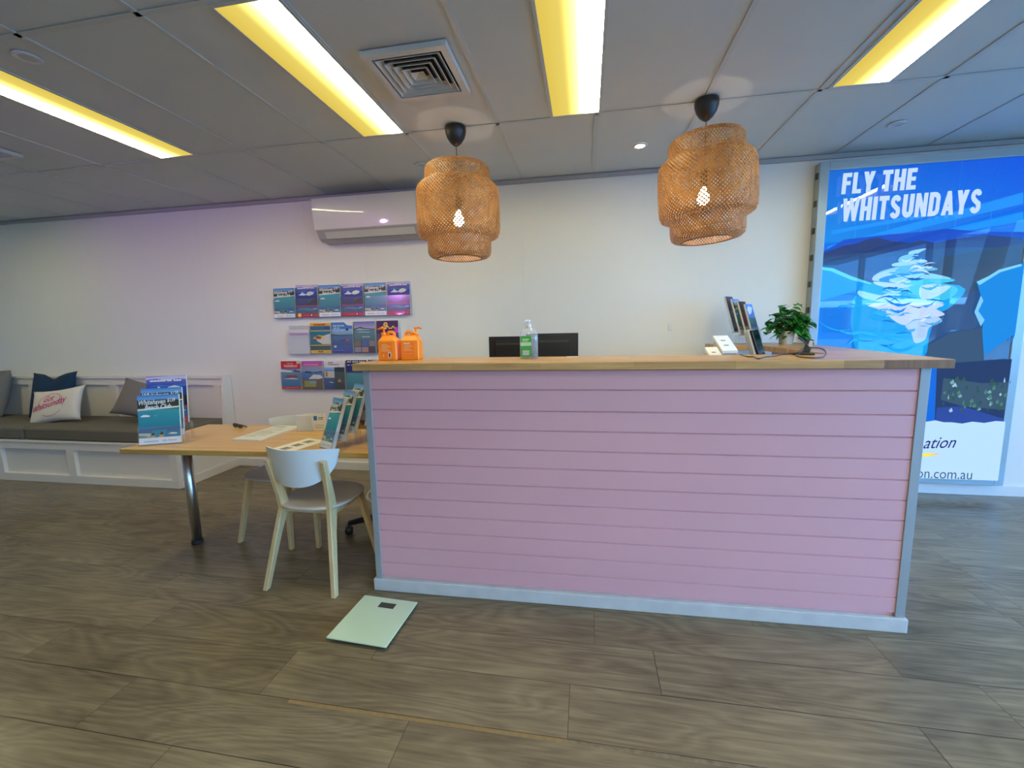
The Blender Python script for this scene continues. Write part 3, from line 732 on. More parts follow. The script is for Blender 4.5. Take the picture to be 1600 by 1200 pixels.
# ---- things on and behind the counter
ZWT = ZT + .036
def orange_bottle(x, y, rz, face, label):
    t = thing('sunscreen_bottle', label, 'bottle', (x, y, ZWT), rz, 'orange pump bottles on the counter')
    mb = MB()
    w, d = .051, .043
    # shouldered jerrycan body
    tb = bmesh.new(); secs = [(0, .93), (.006, 1), (.098, 1), (.106, .97), (.128, .62), (.134, .56)]; rings = []
    for z, s in secs:
        pts = []
        for sx, sy in ((1, 1), (-1, 1), (-1, -1), (1, -1)):
            for k in range(5):
                a = {(1, 1): 0, (-1, 1): PI / 2, (-1, -1): PI, (1, -1): 1.5 * PI}[(sx, sy)] + k * PI / 8
                r = .010 * s
                pts.append((sx * (w * (s if z > .1 or z == 0 else 1) - r) + r * math.cos(a) , sy * (d * s - r) + r * math.sin(a), z))
        rings.append([tb.verts.new(p) for p in pts])
    n = len(rings[0])
    for a, b in zip(rings, rings[1:]):
        for k in range(n): tb.faces.new((a[k], a[(k + 1) % n], b[(k + 1) % n], b[k]))
    tb.faces.new(rings[0][::-1]); tb.faces.new(rings[-1])
    mb.merge(tb); mb.build('body', ORANGE, t)
    mb = MB(); mb.tube([(.030 * face, 0, .118), (.030 * face, 0, .140), (.022 * face, 0, .150), (.002 * face, 0, .151), (-.004 * face, 0, .145), (-.004 * face, 0, .132)], .0085, 8); mb.build('handle', ORANGE, t)
    mb = MB(); sx = -.026 * face
    mb.lathe([(0, .128), (.014, .128), (.014, .148), (.009, .15), (.0045, .152), (.0045, .166), (.010, .167), (.010, .176), (0, .177)], 16, Matrix.Translation((sx, 0, 0)))
    mb.tube([(sx, 0, .171), (sx - .018 * face, 0, .172), (sx - .034 * face, 0, .166)], [.006, .0055, .004], 8)
    mb.build('pump', ORANGE, t)
    A = Art(); A.rect(-.034, .012, .026, .096, rgb(250, 124, 20))
    for k in range(6): A.rect(-.030, .086 - k * .007, -.030 + .03 + .018 * ((k * 7) % 3) / 2, .0885 - k * .007, rgb(255, 190, 130))
    if face > 0: A.rect(.004, .016, .020, .044, rgb(236, 220, 214)); A.rect(.007, .019, .017, .041, rgb(70, 50, 50)); A.rect(-.022, .020, -.018, .034, rgb(255, 200, 150))
    else: A.rect(-.030, .088, .006, .093, rgb(255, 214, 170)); A.rect(-.030, .02, .022, .0206, rgb(255, 200, 150)); A.rect(-.03, .034, .015, .0352, rgb(255, 200, 150))
    mb = MB(); A.emit(mb, 0, lambda a, b, dd: (a, -d - .0005 - dd, b)); mb.build('label', ORANGE_LABEL, t)
orange_bottle(-1.048, 2.16, math.radians(8), 1, 'orange pump bottle at the left end of the counter, barcode label facing out')
orange_bottle(-.934, 2.19, math.radians(6), -1, 'orange pump bottle right of the one with the barcode, on the counter')

t = thing('hand_sanitizer', 'clear hand sanitizer pump bottle with a green label on the counter', 'bottle', (-.292, 2.185, ZWT), math.radians(8))
def oval(mb, secs, seg=28, ex=1.0, ey=.62):
    tb = bmesh.new(); rings = []
    for r, z in secs:
        rings.append([tb.verts.new((math.copysign(abs(math.cos(2 * PI * k / seg)) ** .7, math.cos(2 * PI * k / seg)) * r * ex, math.copysign(abs(math.sin(2 * PI * k / seg)) ** .7, math.sin(2 * PI * k / seg)) * r * ey, z)) for k in range(seg)])
    for a, b in zip(rings, rings[1:]):
        for k in range(seg): f = tb.faces.new((a[k], a[(k + 1) % seg], b[(k + 1) % seg], b[k])); f.smooth = True
    tb.faces.new(rings[0][::-1]); tb.faces.new(rings[-1]); bmesh.ops.recalc_face_normals(tb, faces=tb.faces); mb.merge(tb)
mb = MB(); oval(mb, [(.044, 0), (.047, .004), (.047, .116), (.045, .128), (.034, .146), (.018, .156), (.012, .160)]); mb.build('bottle', clearmat('clear_plastic', (.96, .97, .97, 1), .05, 1.6, .18), t)
mb = MB(); oval(mb, [(.041, .004), (.043, .008), (.043, .028), (.042, .03)]); mb.build('gel', clearmat('gel', (.55, .58, .58, 1), .05, 1.0), t)
A = Art(); A.rect(-.042, .012, .012, .118, rgb(52, 150, 52)); A.rect(-.042, .068, .012, .086, rgb(176, 206, 160)); A.rect(-.032, .022, .0, .044, rgb(222, 226, 216))
for k in range(6): A.rect(-.030 + k * .005, .024, -.028 + k * .005, .042, rgb(30, 30, 30))
A.rect(-.034, .098, .0, .103, rgb(190, 230, 180)); A.rect(-.034, .09, -.006, .094, rgb(160, 210, 150))
mb = MB(); A.emit(mb, 0, lambda a, b, dd: (a, -.0305 - dd - .0006 + .000, b)); mb.build('label', ORANGE_LABEL, t)
mb = MB(); mb.lathe([(0, .156), (.013, .156), (.0135, .176), (.010, .178), (.0042, .18), (.0042, .190), (.009, .191), (.009, .199), (0, .2)], 18)
mb.tube([(0, 0, .195), (-.014, -.010, .196), (-.026, -.018, .191)], [.005, .0045, .0035], 8); mb.build('pump', mat('pump_white', (.72, .72, .72, 1), .3), t)

# desk behind the counter with two monitors
t = thing('office_desk', 'staff desk behind the counter carrying the two black monitors', 'desk', (0, 0, 0))
mb = MB(); mb.box((-.95, 2.85, .705), (.62, 3.55, .73), .002); mb.build('desktop', TABLE_OAK, t)
for x in (-.92, .55):
    for y in (2.9, 3.45):
        mb = MB(); mb.box((x, y, 0), (x + .04, y + .04, .705)); mb.build('leg', BLACK, t)
def monitor(uL, uR, vL, vR, y, label, vents):
    pL, pR = onY(uL, vL, y), onY(uR, vR, y)
    w = pR.x - pL.x; top = (pL.z + pR.z) / 2
    t = thing('monitor', label, 'monitor', ((pL.x + pR.x) / 2, y, .73), 0, 'black monitors behind the counter')
    h = .27
    mb = MB(); mb.box((-w / 2, -.012, top - .73 - h), (w / 2, .016, top - .73), .005)
    mb.box((-w * .36, -.03, top - .73 - h * .75), (w * .36, -.01, top - .73 - .03), .008)
    roll = math.atan2(pR.z - pL.z, w)
    mb.build('housing', mat('monitor_black', (.010, .010, .011, 1), .3) if vents == 0 else bpy.data.materials['monitor_black'], t)
    mb = MB(); mb.box((-w / 2 + .012, .0155, top - .73 - h + .012), (w / 2 - .012, .0172, top - .73 - .012)); mb.build('screen', BLACK_GLOSS, t)
    mb = MB()
    for k in range(26):
        x = -w * .33 + k * w * .66 / 26; mb.box((x, -.0325, top - .73 - .062), (x + .004, -.0295, top - .73 - .046))
    mb.build('vent_slots', mat('vent_brown', (.09, .075, .05, 1), .5) if vents == 0 else bpy.data.materials['vent_brown'], t)
    mb = MB(); mb.box((-.025, -.02, .01), (.025, .005, top - .73 - h + .05)); mb.box((-.11, -.08, 0), (.11, .08, .012), .004); mb.build('stand', BLACK, t)
    return t
monitor(764, 838, 528.5, 522.5, 3.12, 'left black monitor seen from behind over the counter', 0)
monitor(822, 903.5, 523.5, 518, 3.02, 'right black monitor seen from behind, partly behind the sanitizer bottle', 1)
p = onZ(895, 556, ZWT)
t = MB(); t.box((-.03, -.015, 0), (.03, .02, .0015)); t = t.build('paper_slip', PAPER, None, (p.x, 2.30, ZWT), (0, 0, .2)); tag(t, 'small white slip of paper at the rear edge of the counter', 'paper')
# wall switch
mb = MB(); t = thing('light_switch', 'small white switch plate on the back wall', 'switch', (.697, YW, 1.362))
mb.box((-.017, -.009, -.03), (.017, 0, .03), .002); mb.build('plate', TRIM_WHITE, t)
mb = MB(); mb.box((-.006, -.013, -.011), (.006, -.008, .011), .001); mb.build('rocker', TRIM_WHITE, t)

# ------------------------------------------------------------------ brochures
SHEET = {}
def cover(kind, w, h):
    """printed cover in a w x h rectangle, origin lower left"""
    A = Art(); R = lambda a0, b0, a1, b1, c, tp=None: A.rect(a0 * w, b0 * h, a1 * w, b1 * h, rgb(*c), rgb(*tp) if tp else None)
    def Pq(c, *q): A.poly([(a * w, b * h) for a, b in q], rgb(*c))
    WHT = rgb(244, 244, 240)
    def dashes(a, b, ww, hh, c, words=(5, 4, 6)):                    # small print too fine to read
        n_ = sum(words) + len(words) - 1; x = a; u_ = ww / n_
        for q in words:
            for k in range(q): A.rect(x, b, x + u_ * .72, b + hh * (.72 + .28 * ((k * 3 + q) % 2)), c); x += u_
            x += u_
    if kind in ('beach', 'beach_slim'):
        R(0, .84, 1, 1, (120, 168, 214), (72, 132, 200)); R(0, .70, 1, .90, (52, 62, 50))
        Pq((110, 160, 208), (0, .93), (.3, .89), (.7, .92), (1, .88), (1, .96), (0, .96))
        Pq((226, 216, 194), (0, .695), (1, .735), (1, .755), (0, .725)); R(0, .28, 1, .70, (24, 122, 146), (60, 160, 170))
        Pq((232, 224, 206), (0, .685), (1, .72), (1, .752), (0, .72))
        Pq((44, 92, 160), (0, .28), (1, .28), (1, .33), (0, .30))
        Pq((236, 238, 238), (.05, .56), (.24, .545), (.30, .575), (.22, .60), (.12, .60)); Pq((40, 60, 70), (.08, .548), (.25, .540), (.28, .55), (.1, .556)); Pq((220, 236, 236), (.37, .58), (.44, .565), (.45, .57))
        R(0, .13, .34, .28, (40, 60, 56), (70, 110, 150)); Pq((214, 206, 192), (0, .14), (.30, .14), (.33, .22), (0, .23)); Pq((130, 150, 120), (0, .13), (.26, .13), (.16, .17), (0, .19))
        Pq((34, 140, 160), (.25, .13), (.62, .13), (.67, .28), (.32, .28)); Pq((232, 160, 34), (.27, .13), (.39, .13), (.38, .18), (.29, .18)); Pq((232, 160, 34), (.47, .13), (.58, .13), (.60, .18), (.50, .18))
        A.disc(.34 * w, .20 * h, .035 * w, rgb(30, 22, 20)); A.disc(.55 * w, .21 * h, .04 * w, rgb(30, 22, 20))
        Pq((46, 120, 150), (.62, .13), (1, .13), (1, .28), (.67, .28)); Pq((222, 222, 206), (.70, .19), (.9, .18), (.94, .20), (.8, .22)); Pq((60, 96, 140), (.66, .25), (1, .24), (1, .28), (.67, .28))
        R(0, 0, 1, .13, (232, 232, 236)); R(.12, .06, .46, .068, (150, 160, 180)); R(.12, .045, .46, .052, (110, 120, 160))
        A.text('GSL Marine', .56 * w, .045 * h, .34 * w, .032 * h, rgb(50, 50, 110), .1)
        A.text('Whitehaven', .05 * w, .80 * h, .64 * w, .10 * h, WHT, .35, .02, .03); A.text('$139', .73 * w, .83 * h, .20 * w, .085 * h, WHT, .25, .02, .05)
        A.text('Beach Club', .18 * w, .705 * h, .64 * w, .09 * h, WHT, .35, .02, .03)
    elif kind == 'yacht':
        R(0, .78, 1, 1, (46, 70, 150), (120, 120, 190)); R(0, .36, 1, .80, (22, 38, 78), (40, 74, 160))
        Pq((196, 186, 214), (0, .93), (.25, .95), (.5, .90), (.8, .94), (1, .92), (1, .99), (.6, 1), (.2, .985), (0, .98)); Pq((60, 110, 190), (0, .78), (.3, .82), (.6, .80), (1, .83), (1, .78), (.5, .77))
        Pq((222, 226, 226), (.12, .69), (.40, .675), (.5, .71), (.36, .75), (.30, .79), (.26, .745)); Pq((216, 220, 206), (.46, .69), (.62, .665), (.80, .70), (.86, .76), (.7, .80), (.55, .77)); Pq((40, 90, 90), (.52, .40), (.9, .42), (.88, .57), (.6, .55))
        Pq((40, 30, 50), (.5, .40), (1, .36), (1, .58), (.7, .52))
        R(0, .335, 1, .365, (190, 34, 56)); R(0, .12, 1, .335, (44, 90, 130), (50, 80, 170)); Pq((70, 150, 120), (0, .20), (.3, .24), (.6, .2), (.9, .22), (.5, .28), (.2, .27)); Pq((210, 224, 220), (.78, .24), (.96, .25), (.94, .27), (.8, .26))
        R(0, 0, 1, .12, (186, 30, 46)); A.disc(.70 * w, .06 * h, .035 * w, rgb(240, 220, 220)); R(.32, .05, .6, .066, (220, 110, 110)); R(.8, .05, .95, .066, (220, 110, 110))
        dashes(.10 * w, .885 * h, .8 * w, .04 * h, WHT, (10, 3, 5))
    elif kind == 'yacht_sticker':
        A = cover('yacht', w, h); A.disc(.16 * w, .065 * h, .085 * w, rgb(244, 206, 90)); return A
    elif kind == 'jetboat':
        R(0, 0, 1, 1, (236, 182, 30)); R(.0, .76, 1, .90, (58, 100, 130)); R(.7, .8, 1, .86, (50, 70, 150)); R(0, .73, 1, .755, (220, 190, 80))
        R(0, .28, 1, .73, (14, 92, 116), (30, 120, 140)); Pq((226, 216, 206), (.30, .42), (.6, .30), (1, .30), (1, .64), (.75, .6), (.45, .52)); Pq((238, 214, 50), (.12, .50), (.40, .44), (.66, .50), (.62, .58), (.40, .60)); Pq((150, 30, 30), (.22, .5), (.5, .47), (.56, .54), (.34, .58))
        R(0, .105, 1, .25, (30, 92, 80), (50, 70, 50)); R(0, .255, 1, .28, (220, 200, 60)); dashes(.18 * w, .925 * h, .6 * w, .045 * h, rgb(150, 40, 30), (10,)); dashes(.40 * w, .03 * h, .22 * w, .05 * h, rgb(110, 60, 20), (3,))
    elif kind == 'jetski':
        R(0, 0, 1, 1, (34, 60, 150), (60, 130, 190)); Pq((230, 230, 226), (.6, 1), (1, 1), (1, .88), (.75, .9)); R(0, .56, 1, .78, (90, 140, 180), (150, 190, 216)); Pq((50, 46, 40), (0, .57), (.5, .55), (1, .57), (1, .60), (.4, .585), (0, .62)); R(0, .25, 1, .55, (24, 70, 130), (50, 110, 160))
        Pq((40, 60, 150), (.26, .38), (.7, .36), (.86, .42), (.6, .46)); Pq((190, 90, 60), (.64, .38), (.84, .39), (.8, .47), (.68, .46)); R(.08, .18, .2, .25, (226, 226, 220)); Pq((60, 40, 40), (.66, .72), (.84, .74), (.78, .80), (.7, .80))
        dashes(.06 * w, .87 * h, .56 * w, .035 * h, WHT, (6, 4, 5)); dashes(.10 * w, .80 * h, .3 * w, .03 * h, WHT, (4, 3)); R(.06, .08, .6, .095, (120, 150, 210))
    elif kind == 'islands':
        R(0, .75, 1, 1, (170, 170, 190), (110, 104, 170)); Pq((46, 60, 50), (0, .72), (.25, .79), (.5, .76), (1, .73), (1, .76), (.5, .79), (.3, .83), (0, .77)); R(0, .40, 1, .74, (48, 110, 110), (80, 130, 130)); Pq((150, 180, 180), (.1, .66), (.7, .64), (.8, .66), (.3, .69))
        R(0, 0, 1, .40, (36, 40, 48)); R(.02, .21, .32, .39, (120, 100, 60)); R(.35, .21, .66, .39, (40, 90, 160)); R(.69, .21, .98, .39, (130, 120, 116)); R(.02, .02, .32, .19, (140, 140, 150)); R(.35, .02, .66, .19, (170, 130, 120)); R(.69, .02, .98, .19, (60, 40, 40))
        dashes(.4 * w, .50 * h, .36 * w, .026 * h, WHT, (5, 6))
    elif kind == 'party':
        R(0, 0, 1, 1, (60, 20, 60), (44, 10, 40)); A.disc(.42 * w, .88 * h, .1 * w, rgb(240, 200, 70)); A.disc(.42 * w, .88 * h, .045 * w, rgb(200, 110, 40))
        for k in range(9): A.disc((.2 + .08 * k) * w, (.78 + .03 * math.sin(k * 2)) * h, .05 * w, rgb(236, 200, 60), .03 * w)
        Pq((200, 60, 180), (.8, .6), (1, .62), (1, .8), (.86, .78)); R(.1, .1, .9, .5, (90, 40, 110)); dashes(.3 * w, .70 * h, .4 * w, .045 * h, rgb(20, 10, 20), (6,))
    elif kind == 'red':
        R(0, 0, 1, 1, (196, 36, 40)); A.text('THUNDERCAT', .14 * w, .78 * h, .72 * w, .085 * h, rgb(226, 210, 206), 0, .03); dashes(.32 * w, .9 * h, .34 * w, .035 * h, rgb(226, 180, 176), (6,))
        R(0, .1, 1, .73, (20, 106, 160), (90, 140, 180)); Pq((220, 214, 206), (0, .62), (.6, .60), (1, .66), (1, .70), (.5, .66), (0, .70)); Pq((150, 40, 36), (.16, .42), (.7, .40), (.88, .44), (.8, .50), (.3, .50)); Pq((60, 60, 60), (.5, .62), (.95, .62), (1, .66), (.7, .68)); Pq((220, 225, 225), (.1, .36), (.9, .35), (.6, .40)); A.disc(.9 * w, .95 * h, .1 * w, rgb(230, 190, 170), .05 * h); R(.16, .04, .84, .058, (230, 120, 110))
    elif kind == 'pink':
        R(0, .82, 1, 1, (190, 90, 170)); R(0, .62, 1, .82, (120, 150, 200), (160, 150, 140)); R(0, .34, 1, .62, (30, 90, 160), (60, 120, 190)); Pq((30, 40, 50), (.1, .58), (.5, .55), (.44, .62), (.2, .64)); Pq((226, 222, 216), (.3, .36), (.55, .52), (.9, .5), (1, .40), (.8, .36)); Pq((60, 50, 50), (.5, .56), (.95, .60), (.98, .64), (.6, .6))
        R(0, 0, 1, .34, (110, 84, 56)); R(.1, .08, .66, .30, (150, 160, 70)); R(.4, .2, .68, .28, (120, 170, 180)); dashes(.12 * w, .85 * h, .7 * w, .055 * h, rgb(236, 140, 210), (9,))
    elif kind == 'ocean':
        R(0, 0, 1, 1, (222, 216, 214)); R(0, 0, .5, .40, (20, 60, 120), (30, 80, 140)); R(.5, 0, 1, .76, (22, 44, 42), (34, 70, 70)); R(0, .62, .5, .76, (80, 130, 200), (150, 180, 214)); R(0, .40, .5, .62, (206, 196, 182)); Pq((180, 110, 60), (.06, .44), (.18, .44), (.16, .62), (.08, .6)); A.disc(.72 * w, .70 * h, .09 * w, rgb(60, 50, 50)); Pq((190, 130, 60), (.64, .26), (.82, .24), (.78, .36), (.68, .34)); Pq((150, 190, 200), (.22, .24), (.42, .21), (.44, .24), (.3, .27))
        dashes(.22 * w, .905 * h, .24 * w, .04 * h, rgb(50, 50, 110), (5,)); A.text('Unlimited', .22 * w, .835 * h, .5 * w, .05 * h, rgb(50, 50, 110), 0, .02)
    elif kind == 'navy':
        R(0, 0, 1, 1, (30, 40, 110)); R(0, .88, 1, 1, (18, 24, 40)); R(0, 0, 1, .56, (20, 110, 130), (40, 150, 160)); dashes(.06 * w, .925 * h, .86 * w, .045 * h, rgb(220, 224, 230), (4, 6, 5)); dashes(.08 * w, .82 * h, .42 * w, .04 * h, rgb(220, 224, 230), (2, 4))
    elif kind == 'navy_plain':
        R(0, 0, 1, 1, (34, 34, 96)); R(.1, .1, .9, .6, (60, 110, 160))
    elif kind == 'slip':
        R(0, 0, 1, 1, (214, 204, 206)); R(0, .62, 1, .86, (168, 140, 172)); R(0, .38, 1, .44, (196, 184, 190))
    elif kind == 'maroon':
        R(0, 0, 1, 1, (130, 34, 36)); R(0, .1, 1, .3, (200, 190, 180)); R(0, .7, 1, 1, (40, 30, 40))
    elif kind == 'blue_fly':
        R(0, 0, 1, 1, (40, 96, 200), (80, 140, 230)); Pq((220, 230, 240), (.2, .7), (.6, .75), (.9, .9), (.4, .95), (.1, .85)); R(0, .36, 1, .62, (24, 80, 100), (40, 110, 130)); R(0, .27, 1, .31, (230, 60, 90)); Pq((220, 230, 240), (.4, .1), (.8, .06), (.9, .16), (.5, .2))
    return A
def brochure(kind, w, h, th, loc, rot, label, group, cat='brochure', parent=None):
    mb = MB(); mb.box((-w / 2, 0, 0), (w / 2, th, h))
    lay = mb.bm.loops.layers.float_color.new('Col')
    cover(kind, w, h).emit(mb, 1, lambda a, b, d: (a - w / 2, -d, b))
    o = mb.build('brochure', [PAPER, PRINT], parent, loc, rot)
    return tag(o, label, cat, group)
def rack_row(name_label, xs, zb, zt, fills, group):
    """a row of clear wall pockets: xs = edges, zb = bottom, zt = brochure top"""
    t = thing('brochure_rack', name_label, 'brochure rack', (0, YW, 0))
    lean = math.radians(5)
    for i, (a, b) in enumerate(zip(xs, xs[1:])):
        w = b - a - .004; xc = (a + b) / 2
        mb = MB(); th = .0025; d = .036; h = zt - zb
        mb.box((-w / 2, -.004, 0), (w / 2, 0, h * .93)); mb.box((-w / 2, -d, 0), (w / 2, -d + th, h * .62)); mb.box((-w / 2, -d, 0), (w / 2, -.0015, th))
        mb.box((-w / 2, -d, 0), (-w / 2 + th, -.0015, h * .62)); mb.box((w / 2 - th, -d, 0), (w / 2, -.0015, h * .62))
        mb.build('pocket', ACRYLIC if fills[i] and fills[i][0] != 'slip' else FROST, t, (xc, 0, zb))
        if fills[i]:
            kind, dz, lab = fills[i]
            hh = h + dz
            brochure(kind, w - .012, hh - .006 - (h * .1 if kind == 'slip' else 0), .012, (xc, YW - .0335, zb + .006), (math.radians(-3), 0, 0), lab, group)
    return t
def edges_at(us, v, y): return [onY(u, v, y).x for u in us]
YB = YW - .035
e1 = edges_at((425.5, 460.5, 496.5, 532, 568, 604, 641.5), 470, YB)
rack_row('upper clear brochure rack on the wall, six pockets all filled', e1, 1.520, 1.820,
         [('beach', -.010, 'beach club brochure at the left end of the upper wall rack'), ('yacht_sticker', .012, 'blue yacht brochure with a yellow round sticker, upper wall rack'),
          ('beach', .004, 'beach club brochure third from left in the upper wall rack'), ('yacht', .006, 'blue yacht brochure fourth from left in the upper wall rack'),
          ('beach', .006, 'beach club brochure fifth from left in the upper wall rack'), ('yacht', .008, 'blue yacht brochure at the right end of the upper wall rack')], 'brochures in the upper wall rack')
e2 = edges_at((449.5, 483, 517, 551.5, 587, 623.5), 528, YB)
rack_row('middle clear brochure rack on the wall, its left pocket holding only a slip', e2, onY(500, 553, YB).z, onY(520, 504, YB).z,
         [('slip', -.03, 'pale slip with a mauve band in the left pocket of the middle rack'), ('jetboat', 0, 'yellow and teal jet boat brochure in the middle wall rack'), ('jetski', .002, 'blue jet ski brochure in the middle wall rack'),
          ('islands', .004, 'sailing islands brochure with six small photos, middle wall rack'), ('party', .006, 'dark purple brochure with a yellow flower behind the orange bottle')], 'brochures in the middle wall rack')
e3 = edges_at((438, 470.5, 505, 539.5, 574, 609), 590, YB)
rack_row('lower clear brochure rack on the wall behind the table', e3, onY(500, 609, YB).z, onY(500, 564, YB).z,
         [('red', .0, 'red catamaran brochure at the left end of the lower wall rack'), ('pink', .0, 'brochure with a pink heading in the lower wall rack'), ('ocean', .004, 'brochure with a white heading and diver photo in the lower wall rack'),
          ('navy', .004, 'navy and teal brochure under the counter corner in the lower wall rack'), ('navy_plain', .006, 'dark navy brochure mostly behind the counter, lower wall rack')], 'brochures in the lower wall rack')

def tiered_stand(name_label, loc, rz, w, h, kinds, tilt, back, up, labels, group, th=.012, dz0=.012):
    t = thing('brochure_stand', name_label, 'brochure stand', loc, rz)
    Rz = Matrix.Rotation(rz, 4, 'Z'); Tx = Matrix.Rotation(-tilt, 4, 'X')
    for i, k in enumerate(kinds):
        bk = back[i] if isinstance(back, tuple) else back * i; ri = up[i] if isinstance(up, tuple) else up * i
        base = Vector((0, bk, dz0 + ri))
        L = Matrix.Translation(base) @ Tx
        mb = MB(); q = .002
        mb.box((-w / 2 - .004, th + .002, -.006), (w / 2 + .004, th + .004, h * .93)); mb.box((-w / 2 - .004, -.006, -.006), (w / 2 + .004, -.004, h * .36)); mb.box((-w / 2 - .004, -.006, -.006), (w / 2 + .004, th + .004, -.004))
        mb.box((-w / 2 - .004, -.006, -.006), (-w / 2 - .002, th + .004, h * .36)); mb.box((w / 2 + .002, -.006, -.006), (w / 2 + .004, th + .004, h * .36))
        bmesh.ops.transform(mb.bm, matrix=L, verts=mb.bm.verts)
        if ri > .01:
            mb.box((-w / 2 - .004, bk + .004, 0), (-w / 2 - .002, bk + .05, dz0 + ri)); mb.box((w / 2 + .002, bk + .004, 0), (w / 2 + .004, bk + .05, dz0 + ri))
        mb.build('pocket', ACRYLIC, t)
        if k:
            W = Matrix.Translation(loc) @ Rz @ L
            brochure(k, w, h, th, W.to_translation(), W.to_euler(), labels[i], group)
    return t
TZ = .735

# ------------------------------------------------------------------ table and what stands on it
tb_ = thing('meeting_table', 'oak table with a round chrome leg running in behind the counter', 'table', (-1.9, 2.29, 0))
def TL(x, y, z): return (x + 1.9, y - 2.29, z)
mb = MB(); mb.prism([TL(-2.655, 1.962, 0)[:2], TL(-.80, 2.052, 0)[:2], TL(-.80, 2.66, 0)[:2], TL(-2.70, 2.60, 0)[:2]], TZ - .03, TZ, 'Z', .003); mb.build('tabletop', TABLE_OAK, tb_)
for lx, ly in ((-2.562, 2.283), (-.90, 2.40)):
    mb = MB(); mb.lathe([(0, .022), (.03, .022), (.03, TZ - .03), (0, TZ - .03)], 28, Matrix.Translation(TL(lx, ly, 0))); leg = mb.build('leg', CHROME, tb_)
    mb = MB(); mb.lathe([(0, 0), (.033, 0), (.034, .004), (.033, .024), (0, .024)], 28, Matrix.Translation(TL(lx, ly, 0))); mb.build('foot_cap', BLACK_RUBBER, leg)
# small riser board by the counter end
t = thing('desk_riser', 'small oak riser board beside the counter end, on the table', 'shelf', (-1.27, 2.40, TZ), .04)
mb = MB(); mb.box((-.085, -.14, .075), (.15, .17, .11), .003); mb.build('board', TABLE_OAK, t)
mb = MB(); mb.box((.0, -.10, 0), (.13, .15, .075)); mb.build('block', OAK_END, t)

# tiered stand of large brochures at the left end
fl, fr_ = Vector((-2.604, 2.031, 0)), Vector((-2.401, 2.122, 0)); mid = (fl + fr_) / 2
tiered_stand('three tier clear stand of large brochures on the left end of the table', (mid.x, mid.y, TZ), math.atan2(.091, .203), .212, .292, ['beach', 'beach', 'yacht'], math.radians(7), (0, .045, .115), (0, .035, .10),
             ['front beach club brochure in the stand on the left of the table', 'beach club brochure in the middle tier of the stand on the left of the table', 'blue yacht brochure in the rear tier of the stand on the left of the table'], 'large brochures in the left table stand', .012, .006)
# narrow stand near the counter
bl, br_ = Vector((-1.480, 2.105, 0)), Vector((-1.368, 2.066, 0)); mid = (bl + br_) / 2
tiered_stand('tiered clear stand of narrow brochures on the table beside the counter', (mid.x, mid.y, TZ), math.radians(-28), .112, .285, ['beach_slim', 'beach_slim', 'beach_slim', 'maroon'], math.radians(20), .07, .032,
             ['front narrow beach club brochure in the stand beside the counter', 'second narrow beach club brochure in the stand beside the counter', 'third narrow beach club brochure in the stand beside the counter', 'dark red narrow brochure at the back of the stand beside the counter'], 'narrow brochures in the right table stand', .02, .006)

# sunglasses
gp = onZ(372, 668, TZ)
t = thing('sunglasses', 'black folded sunglasses lying on the table', 'sunglasses', (gp.x, gp.y, TZ), math.radians(-22))
for s in (-1, 1):
    mb = MB(); ring = [(s * .034 + .028 * math.cos(2 * PI * k / 20), -.004 + .003 * math.cos(2 * PI * k / 20) ** 2, .014 + .012 * math.sin(2 * PI * k / 20)) for k in range(21)]
    mb.tube(ring, .003, 6, False); mb.build('rim', BLACK, t)
    mb = MB(); mb.lathe([(0, 0), (.027, 0)], 20, Matrix.Translation((s * .034, -.003, .014)) @ Matrix.Rotation(PI / 2, 4, 'X') @ Matrix.Diagonal((1, .42, 1, 1))); mb.build('lens', mat('dark_lens', (.01, .008, .006, 1), .08) if s < 0 else bpy.data.materials['dark_lens'], t)
    mb = MB(); mb.tube([(s * .062, 0, .018), (s * .060, .014, .018 - s * .002), (-s * .02, .030 + s * .006, .010), (-s * .058, .036 + s * .006, .004)], .003, 6); mb.build('temple', BLACK, t)
mb = MB(); mb.tube([(-.008, -.003, .017), (0, -.004, .019), (.008, -.003, .017)], .003, 6); mb.build('bridge', BLACK, t)
# papers
def sheet_at(px, label, name, cat, n, art, z=TZ):
    q = [onZ(u, v, z) for u, v in px]
    c = sum(q, Vector()) / 4; ang = math.atan2(q[1].y - q[0].y, q[1].x - q[0].x)
    w = ((q[1] - q[0]).length + (q[2] - q[3]).length) / 2; h = ((q[3] - q[0]).length + (q[2] - q[1]).length) / 2
    mb = MB(); lay = mb.bm.loops.layers.float_color.new('Col'); zz = 0
    for k in range(n):
        dx, dy, a = (0, 0, 0) if k == n - 1 else (random.uniform(-.006, .006), random.uniform(-.006, .006), random.uniform(-.03, .03))
        mb.box((-w / 2, -h / 2, zz), (w / 2, h / 2, zz + .0011), 0, 2, Matrix.Translation((dx, dy, 0)) @ Matrix.Rotation(a, 4, 'Z')); zz += .0013
    A = Art(); art(A, w, h); A.emit(mb, 1, lambda a, b, d: (a - w / 2, b - h / 2, zz - .0002 + d))
    o = mb.build(name, [PAPER, PRINT], None, (c.x, c.y, z), (0, 0, ang)); return tag(o, label, cat)
def form_art(A, w, h):
    A.rect(.0, 0, w, h, rgb(222, 218, 206))
    for k in range(9):
        b = h * (.9 - k * .09); A.rect(w * .12, b, w * (.55 + .3 * ((k * 5) % 4) / 4), b + h * .022, rgb(140, 140, 132))
    A.rect(w * .12, h * .36, w * .8, h * .52, rgb(188, 194, 176)); A.rect(w * .1, h * .86, w * .5, h * .91, rgb(120, 124, 120))
sheet_at(((366, 688), (416, 690), (459, 668), (432, 666)), 'stack of printed white forms on the table', 'paper_stack', 'papers', 7, form_art)
